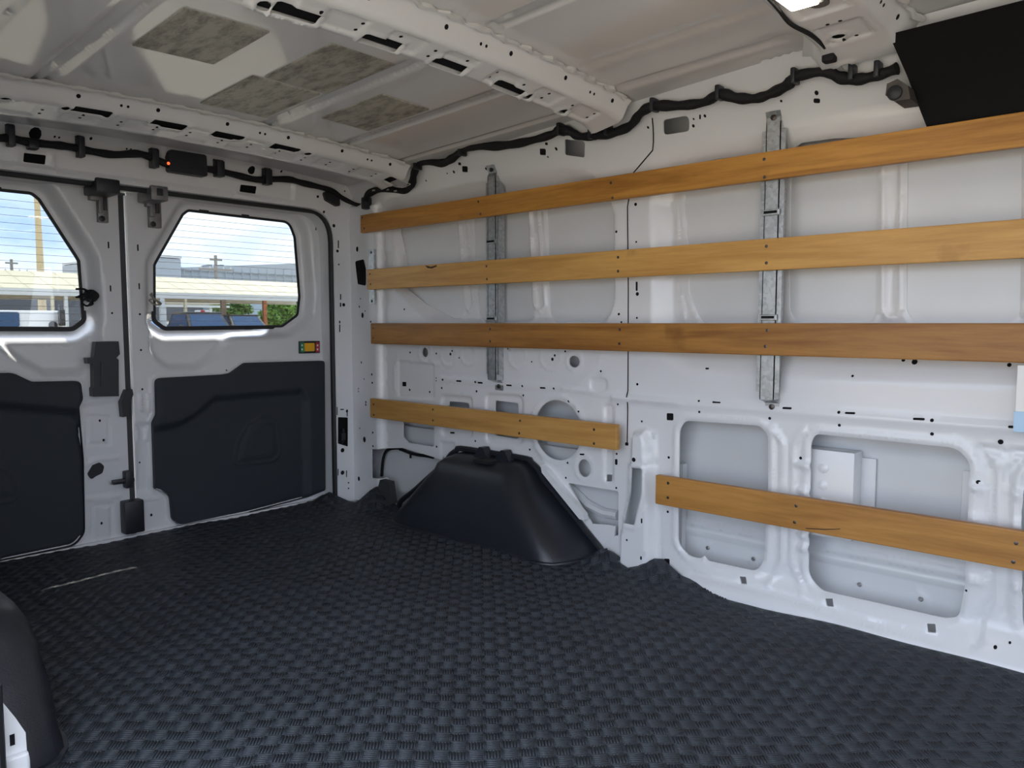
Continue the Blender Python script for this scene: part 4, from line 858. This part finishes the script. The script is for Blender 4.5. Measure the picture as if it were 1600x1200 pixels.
for lab, pts in (('square grey mottled damping pad on the roof, the one by itself beside the long rib', [(203, 62), (300, 14), (428, 52), (318, 101)]),
                 ('grey mottled damping pad on the roof next to the slotted middle cross-member', [(417, 118), (515, 68), (624, 100), (504, 145)]),
                 ('grey mottled damping pad on the roof touching the rear cross-member side, with a dark crease', [(310, 157), (402, 119), (505, 148), (405, 182)]),
                 ('plain olive-grey damping pad on the roof nearest the wooden slats', [(500, 187), (590, 145), (674, 170), (580, 200)])):
    q = np.array([RF(*p) for p in pts]); x0, x1 = np.sort(q[:, 0])[[0, 1]].mean(), np.sort(q[:, 0])[[2, 3]].mean(); y0, y1 = np.sort(q[:, 1])[[0, 1]].mean(), np.sort(q[:, 1])[[2, 3]].mean()
    gx = np.linspace(x0, x1, 9); gy = np.linspace(y0, y1, 9); cx, cy = (x0+x1)/2, (y0+y1)/2; b = MB(); vs = []
    for dz in (-.0035, .001):
        for x in gx:
            for y in gy: vs.append((x, y, float(zr(x, y))+dz))
    fs = [(i*9+j, i*9+j+1, i*9+j+10, i*9+j+9) for i in range(8) for j in range(8)]; fs += [tuple(k+81 for k in f)[::-1] for f in fs]
    edge_i = [i*9 for i in range(9)]+[72+j for j in range(1, 9)]+[i*9+8 for i in range(7, -1, -1)]+[j for j in range(7, 0, -1)]
    fs += [(edge_i[k], edge_i[(k+1) % 32], edge_i[(k+1) % 32]+81, edge_i[k]+81) for k in range(32)]
    tag(b.add(vs, fs).build('damping_pad', PADM), lab, 'damping pad', 'damping pads on the roof')

# ---- dome lamp on the front cross-member
a = at_z(1247, 2, 1.405); o = empty('dome_lamp', tuple(a)); tag(o, 'lit white dome lamp on the front roof cross-member', 'lamp')
zl = float(zr(a[0], a[1]))-.045
MB().box((a[0]-.07, a[1]-.035, zl-.014), (a[0]+.045, a[1]+.035, zl+.002), .006).build('housing', mat('lamp_housing', (.6, .6, .58), .4), o, True)
MB().box((a[0]-.062, a[1]-.028, zl-.019), (a[0]+.036, a[1]+.028, zl-.012), .004).build('lens', mat('lamp_lens', (.9, .88, .82), .3, emit=((1, .90, .74), 14)), o, True)
MB().lathe((a[0]+.075, a[1]-.012, zl), (0, 0, -1), [(.02, -.002), (.02, .003), (.012, .006)], 12).build('switch_cap', mat('grey_cap', (.10, .09, .085), .6), o, True)

# ---- black headliner edge of the cab
b = MB(); sec = [(1.845, 1.410), (1.87, 1.395), (1.93, 1.335), (1.97, 1.275), (1.992, 1.225), (1.995, 1.20), (2.008, 1.20), (2.006, 1.23), (1.985, 1.29), (1.945, 1.35), (1.885, 1.41)]
ys0 = [.57, .565, .55, .535, .52, .515, .515, .52, .535, .55, .565]
vs = [(x, y, z) for (x, z), y in zip(sec, ys0)]+[(x-.005, -.70, z+.02) for x, z in sec]; n = len(sec)
o = empty('headliner', (1.9, .5, 1.2)); tag(o, 'black felt headliner edge of the cab above the topmost slat', 'headliner')
b.add(vs, [tuple(range(n))[::-1], tuple(range(n, 2*n))]+[(i, (i+1) % n, n+(i+1) % n, n+i) for i in range(n)]); b.build('felt_board', FELT, o, True)
a = at_x(*cr8(868, 525), 1.92); BR = mat('grey_brown_plastic', (.06, .052, .048), .6, bump=(120, .5, 2))
b = MB(); b.prism([tuple(at_x(*cr8(*p), 1.93)[1:]) for p in ((840, 490), (900, 462), (960, 500), (972, 575), (880, 588), (832, 555))], lambda u, v, d: (d, u, v), 1.905, 1.985); b.build('mounting_foot', BR, o)
a = at_x(*cr8(862, 525), 1.90); MB().lathe((1.908, a[1], a[2]), (-1, 0, 0), [(.017, 0), (.016, .008), (.010, .012)], 16).build('fixing_cap', PLAS, o, True)

# ---- white card fixed to the wall under the third slat
a = at_x(1592, 570, 1.99); e = at_x(1592, 674, 1.99); o = empty('wall_card', (1.99, a[1], e[2])); tag(o, 'white card with a pale blue lower half fixed below the third slat', 'card')
zm = at_x(1592, 642, 1.99)[2]
MB().box((1.975, a[1]-.11, zm), (1.985, a[1], a[2]), .001).build('card', mat('white_card', (.82, .82, .80), .5), o)
MB().box((1.9735, a[1]-.11, e[2]), (1.985, a[1]+.002, zm), .001).build('blue_half', mat('pale_blue_card', (.45, .65, .85), .5), o)
MB().box((1.983, a[1]-.09, e[2]+.01), (2.05, a[1]-.02, a[2]-.01)).build('backing', PLAS, o)

# ================================================================== OUTSIDE
GZ = -.62
CONC = mat('sunlit_concrete', (.50, .43, .33), .9, spec=.2, var=(.6, .12))
tag(MB().box((-140, -140, GZ-.2), (200, 240, GZ)).build('ground', CONC), 'pale concrete parking lot', kind='structure')
def E(px, py, Y): return at_y(px, py, Y)
def ebox(name, m, par, px0, py0, px1, py1, Y, dy, zb=None, bev=0):
    a, e = E(px0, py0, Y), E(px1, py1, Y); return MB().box((a[0], Y, e[2] if zb is None else zb), (e[0], Y+dy, a[2]), bev).build(name, m, par)
# carport
CREAM = mat('cream_metal_roof', (.60, .54, .38), .5, var=(.4, .05)); BEAM = mat('white_beam', (.62, .64, .64), .5); RUST = mat('rusty_post', (.38, .13, .05), .8, var=(6, .3)); WOODP = mat('brown_post', (.22, .15, .10), .8)
YC = 33.0; x0, x1 = E(-260, 468, YC)[0], E(560, 468, YC)[0]; ze, zt = E(350, 459, YC)[2], E(350, 437, YC+3)[2]; zb = E(350, 468.5, YC)[2]
o = empty('carport', ((x0+x1)/2, YC+2, GZ)); tag(o, 'long cream-roofed carport with white eave beam across the lot', 'carport')
b = MB(); b.prism([(YC, ze), (YC+3, zt), (YC+6, ze), (YC+6, ze-.08), (YC+3, zt-.08), (YC, ze-.08)], lambda u, v, d: (d, u, v), x0, x1); roof = b.build('roof', CREAM, o)
for k in range(24):
    x = x0+(k+.5)*(x1-x0)/24; MB().prism([(YC, ze), (YC+3, zt), (YC+3, zt+.012), (YC, ze+.012)], lambda u, v, d: (d, u, v), x-.012, x+.012).build('standing_seam', CREAM, roof)
MB().box((x0, YC-.06, zb), (x1, YC+.06, ze-.02), .01).build('eave_beam', BEAM, o); MB().box((x0, YC+5.9, zb), (x1, YC+6.02, ze-.02)).build('rear_beam', BEAM, o)
for px, w, m in ((253, .20, BEAM), (289.5, .10, CREAM), (349, .22, WOODP), (413.5, .17, RUST), (82, .10, CREAM), (103, .12, BEAM), (-60, .15, BEAM), (-160, .15, BEAM), (500, .15, BEAM)):
    a = E(px, 468, YC); MB().box((a[0]-w/2, YC-.05, GZ), (a[0]+w/2, YC+.1, zb+.05), .01).build('post', m, o)
# second, lower shade roof behind
o = empty('shade_roof', (*E(310, 480, 44)[:2], GZ)); tag(o, 'low white shade roof behind the carport', 'carport')
ebox('roof', mat('white_canvas', (.75, .75, .70), .7), o, 200, 469.5, 359, 475, 44, 4); ebox('fascia', BEAM, o, 200, 475, 359, 481, 44, .2)
for px in (258, 330, 352): a = E(px, 480, 44); MB().box((a[0]-.08, 44.05, GZ), (a[0]+.08, 44.25, a[2]+.05)).build('post', BEAM, o)
# buildings
GB = mat('grey_cladding', (.44, .48, .52), .7, var=(.3, .03)); GB2 = mat('dark_roof_cladding', (.09, .10, .12), .6); BLUEW = mat('blue_grey_wall', (.36, .47, .56), .7)
o = empty('warehouse', (*E(330, 440, 75)[:2], GZ)); tag(o, 'long grey clad warehouse with a taller end block', 'building')
ebox('tall_block', GB, o, 205, 400, 283.5, 440, 72, 18, GZ); ebox('long_hall', GB, o, 283.5, 417.5, 520, 440, 74, 25, GZ); ebox('parapet_cap', BEAM, o, 205, 399, 284, 400.5, 71.9, 18)
a, e = E(284, 418, 73.8), E(520, 409.5, 73.8); b = MB(); b.add([(a[0], 73.8, a[2]-.25), (e[0], 73.8, a[2]-.25), (e[0], 73.8, e[2]), (a[0], 73.8, a[2]), (a[0], 99, a[2]-.25), (e[0], 99, a[2]-.25), (e[0], 99, e[2]), (a[0], 99, a[2])], [(0, 1, 2, 3), (4, 7, 6, 5), (3, 2, 6, 7), (0, 4, 5, 1), (1, 5, 6, 2), (0, 3, 7, 4)]); b.build('roof_edge', GB, o)
for px in np.arange(288, 470, 13): q = E(px, 430, 73.75); MB().box((q[0]-.03, 73.74, GZ), (q[0]+.03, 73.82, E(px, 419.5, 73.75)[2])).build('cladding_rib', GB, o)
for px in (329, 347): ebox('roof_vent', mat('vent_grey', (.25, .26, .27), .6), o, px-3, 413.5, px+3, 417, 76, 1.5)
o = empty('dark_building', (*E(60, 440, 58)[:2], GZ)); tag(o, 'low dark grey building behind the carport beside the light pole', 'building')
ebox('wall', GB2, o, -260, 430.5, 196, 450, 58, 14, GZ); ebox('parapet_cap', mat('grey_cap_metal', (.30, .31, .33), .5), o, -260, 428, 197, 431, 57.9, 14.2)
ebox('side_wing', GB2, o, 196, 434, 316, 445, 58, 10, GZ)
o = empty('blue_shed', (*E(395, 490, 62)[:2], GZ)); tag(o, 'pale blue-grey shed wall seen below the carport beam', 'building'); ebox('wall', BLUEW, o, 370, 466, 520, 500, 62, 8, GZ); ebox('eave', BEAM, o, 369, 465, 521, 466.5, 61.9, 8.4)
# poles
TAN = mat('tan_pole', (.62, .50, .30), .6); o = empty('light_pole', (*E(64, 505, 41)[:2], GZ)); tag(o, 'tall tapering tan light pole in front of the dark building', 'pole')
a, e = E(66, 480, 41), E(55, 250, 41); MB().tube([(a[0], 41, GZ), (a[0]*.3+e[0]*.7, 41, e[2]*.7), (a[0]*.3+e[0]*.7-.05, 41, e[2]+4)], [.20, .13, .08], 10).build('shaft', TAN, o, True); MB().box((a[0]-.3, 40.7, GZ), (a[0]+.3, 41.3, GZ+.12)).build('base_plate', BEAM, o)
GP = mat('weathered_pole', (.33, .31, .28), .9)
for px, pyt, Y, lab in ((336.7, 399, 58, 'wooden utility pole with cross-arm in front of the long warehouse'), (17.5, 405, 80, 'small far utility pole beyond the dark building')):
    a = E(px, pyt, Y); o = empty('utility_pole', (a[0], Y, GZ)); tag(o, lab, 'pole'); MB().tube([(a[0], Y, GZ), (a[0], Y, a[2])], [.17, .12], 8).build('shaft', GP, o, True)
    for dz, w in ((.35, .5), (1.1, 1.4)): MB().box((a[0]-w, Y-.08, a[2]-dz-.07), (a[0]+w, Y-.02, a[2]-dz+.07)).build('cross_arm', GP, o)
    for s in (-1.2, -.5, .6, 1.2): MB().lathe((a[0]+s, Y-.05, a[2]-1.04), (0, 0, 1), [(.06, 0), (.07, .1), (.03, .18)], 8).build('insulator', BEAM, o, True)
# vehicles seen above the window sill
VG = mat('car_glass', (.015, .06, .15), .06, spec=.5); TYRE = mat('tyre', (.02, .02, .02), .8)
def car_glass(base): return base
def vehicle(name, label, cat, x, y, w, prof, cab, colour, extras=()):
    """front towards -y. prof: lower body side profile; cab = (y_front_base, y_front_top, y_rear_top, y_rear_base, z_belt, z_roof)"""
    o = empty(name, (x, y, GZ)); tag(o, label, cat)
    pl = lambda u, v, d: (x+d, y+u, GZ+v)
    MB().prism(prof, pl, -w/2, w/2).build('body', colour, o)
    f0, f1, r1, r0, zb_, zr_ = cab; i = w/2-.10; j = w/2-.26
    P = [(-i, f0, zb_), (i, f0, zb_), (i, r0, zb_), (-i, r0, zb_), (-j, f1, zr_), (j, f1, zr_), (j, r1, zr_), (-j, r1, zr_)]
    P = [(x+a, y+b_, GZ+c_) for a, b_, c_ in P]
    MB().add(P, [(3, 2, 1, 0), (4, 5, 6, 7), (0, 1, 5, 4), (1, 2, 6, 5), (2, 3, 7, 6), (3, 0, 4, 7)]).build('cabin', colour, o)
    MB().box((x-j-.02, y+f1-.03, GZ+zr_-.02), (x+j+.02, y+r1+.03, GZ+zr_+.04), .02).build('roof', colour, o, True)
    def pane(idx, k0=.10, k1=.88, push=.012):
        A = [Vector(P[q]) for q in idx]; c = sum(A, Vector())/4; nn = (A[1]-A[0]).cross(A[3]-A[0]).normalized()
        if nn.dot(c-Vector((x, y+(f0+r0)/2, GZ+(zb_+zr_)/2))) < 0: nn = -nn
        q = [c+(p-c)*.86+nn*push for p in A]; q2 = [p-nn*.02 for p in q]; b = MB(); b.add(q+q2, [(0, 1, 2, 3), (7, 6, 5, 4)]+[(k, (k+1) % 4, 4+(k+1) % 4, 4+k) for k in range(4)]); return b
    pane((0, 1, 5, 4)).build('windscreen', VG, o); pane((1, 2, 6, 5)).build('side_window', VG, o); pane((2, 3, 7, 6)).build('rear_window', VG, o); pane((3, 0, 4, 7)).build('side_window', VG, o)
    ys = [p[0] for p in prof]; L_ = max(ys)-min(ys)
    for yy in (min(ys)+L_*.18, min(ys)+L_*.80):
        for s in (-1, 1): MB().lathe((x+s*(w/2-.10), y+yy, GZ+.36), (s, 0, 0), [(.36, -.12), (.36, .10), (.22, .125), (.05, .125)], 18).build('wheel', TYRE, o, True)
    for s in (-1, 1):
        MB().box((x+s*w*.36-.18, y+min(ys)-.02, GZ+.72), (x+s*w*.36+.18, y+min(ys)+.06, GZ+.92), .03).build('headlight', BEAM, o, True)
        MB().box((x+s*(w/2+.09)-.10, y+f0+.25, GZ+zb_+.02), (x+s*(w/2+.09)+.10, y+f0+.33, GZ+zb_+.24), .03).build('mirror', colour, o, True)
    MB().box((x-w*.24, y+min(ys)-.025, GZ+.50), (x+w*.24, y+min(ys)+.05, GZ+.92), .02).build('grille', TYRE, o, True)
    return o
BLK = mat('black_car_paint', (.02, .021, .023), .25, coat=.5); WHC = mat('white_car_paint', (.72, .73, .74), .3, coat=.4); DKG = mat('dark_green_car_paint', (.05, .055, .05), .3, coat=.4)
pick = [(0, .35), (5.6, .35), (5.6, 1.15), (3.35, 1.15), (3.3, 1.12), (1.2, 1.12), (.15, 1.02), (0, .85)]; sed = [(0, .30), (4.6, .30), (4.6, .95), (4.3, 1.05), (1.3, 1.0), (.2, .85), (0, .65)]
suv = [(0, .32), (4.9, .32), (4.9, 1.12), (1.25, 1.10), (.15, 1.0), (0, .8)]
xv = E(337, 505, 29)[0]; o = vehicle('pickup_truck', 'dark pickup truck with blue windscreen and cab roof light under the carport', 'truck', xv, 28.2, 1.95, pick, (1.15, 1.75, 3.0, 3.35, 1.10, 1.80), BLK)
MB().box((xv-.25, 30.05, GZ+1.84), (xv+.25, 30.25, GZ+1.91), .02).build('cab_light', WHT, o, True); MB().box((xv-.08, 30.03, GZ+1.845), (xv+.08, 30.1, GZ+1.915), .01).build('red_lens', mat('red_lens', (.5, .03, .05), .3), o, True)
vehicle('sport_utility_car', 'black utility car parked beside the rusty carport post', 'car', E(398, 505, 31)[0], 30, 1.9, suv, (1.2, 1.95, 4.5, 4.85, 1.08, 1.74), BLK)
vehicle('sedan_car', 'dark green car parked beside the wide white carport post', 'car', E(252, 505, 29)[0], 29, 1.8, sed, (1.2, 2.0, 3.2, 4.1, .98, 1.50), DKG)
vehicle('hatchback_car', 'white car half hidden behind the rusty post and bush', 'car', E(428, 505, 36)[0], 39.5, 1.8, sed, (1.2, 2.0, 3.6, 4.3, .98, 1.50), WHC)
vehicle('parked_car', 'white car parked far behind the dark pickup', 'car', E(300, 505, 46)[0], 46, 1.8, sed, (1.2, 2.0, 3.6, 4.3, .98, 1.50), WHC)
# white box van seen side-on in the left pane
a, e = E(-90, 483.5, 19), E(106, 513, 19); o = empty('white_van', ((a[0]+e[0])/2, 19.9, GZ)); tag(o, 'white van parked side-on with a wide tinted side window', 'van')
MB().box((a[0], 19, GZ+.35), (e[0], 20.9, a[2]), .08).build('body', WHC, o, True); a2, e2 = E(-40, 487, 18.98), E(31, 510.5, 18.98)
MB().prism([tuple(p) for p in rp([(a2[0], e2[2]), (e2[0], e2[2]), (e2[0], a2[2]), (a2[0], a2[2])], .05)], lambda u, v, d: (u, d, v), 18.975, 19.01).build('side_window', VG, o)
for xx in (a[0]+.7, e[0]-.7): MB().lathe((xx, 19.08, GZ+.36), (0, -1, 0), [(.36, -.1), (.36, .08), (.2, .11)], 18).build('wheel', TYRE, o, True)
p = E(96, 495, 18.9); MB().box((p[0]-.05, 18.78, p[2]-.20), (p[0]+.05, 18.98, p[2]+.16), .03).build('mirror', TYRE, o, True); p = E(84, 508, 18.95); MB().lathe((p[0], 19, p[2]), (0, -1, 0), [(.09, 0), (.08, .05), (.03, .07)], 12).build('fuel_cap', TYRE, o, True)
# bushes and trees
def shrub(name, label, cat, c, r, n, cols, seed):
    rs = np.random.default_rng(seed); o = empty(name, (c[0], c[1], GZ)); tag(o, label, cat); lf = mat('leaf_%d' % seed, cols, .6, var=(1.5, .3))
    b = MB(); b.tube([(c[0], c[1], GZ), (c[0]+.1, c[1], c[2])], [.16, .06], 7)
    for k in range(7):
        an = k*.9; b.tube([(c[0]+.05, c[1], GZ+.5+.2*k), (c[0]+math.cos(an)*r[0]*.6, c[1]+math.sin(an)*r[1]*.6, c[2]+.25*r[2]*math.sin(k))], [.05, .015], 5)
    b.build('stem', WOODP, o, True)
    d = rs.normal(size=(n, 3)); d /= np.linalg.norm(d, axis=1, keepdims=True); rad = (.45+.55*rs.random(n)**.5)[:, None]*(1+.18*np.sin(d[:, :1]*5+d[:, 2:]*7)); P = np.array(c)+d*rad*np.array(r)
    t = rs.normal(size=(n, 3)); t /= np.linalg.norm(t, axis=1, keepdims=True); s = np.cross(t, rs.normal(size=(n, 3))); s /= np.linalg.norm(s, axis=1, keepdims=True); L_ = (.10+.10*rs.random(n))[:, None]
    Q = np.stack([P-t*L_, P+s*L_*.45, P+t*L_, P-s*L_*.45], 1).reshape(-1, 3); me = bpy.data.meshes.new('foliage'); me.from_pydata(Q.tolist(), [], np.arange(4*n).reshape(-1, 4).tolist()); k = link('foliage', me, lf, o); tag(k, kind='stuff')
p = E(441, 490, 44); shrub('bush', 'bright green leafy bush beside the rusty carport post', 'bush', (p[0], 44, p[2]+.0), (1.25, 1.2, 1.15), 4200, (.16, .30, .05), 1)
p = E(363, 478, 50); shrub('tree', 'loose green tree showing under the carport beam behind the pickup', 'tree', (p[0], 50, p[2]), (1.3, 1.2, .9), 2200, (.14, .24, .06), 2)
p = E(463, 482, 52); shrub('small_tree', 'green tree at the end of the pale blue shed', 'tree', (p[0], 52, p[2]), (1.2, 1.2, 1.3), 2000, (.10, .2, .05), 3)
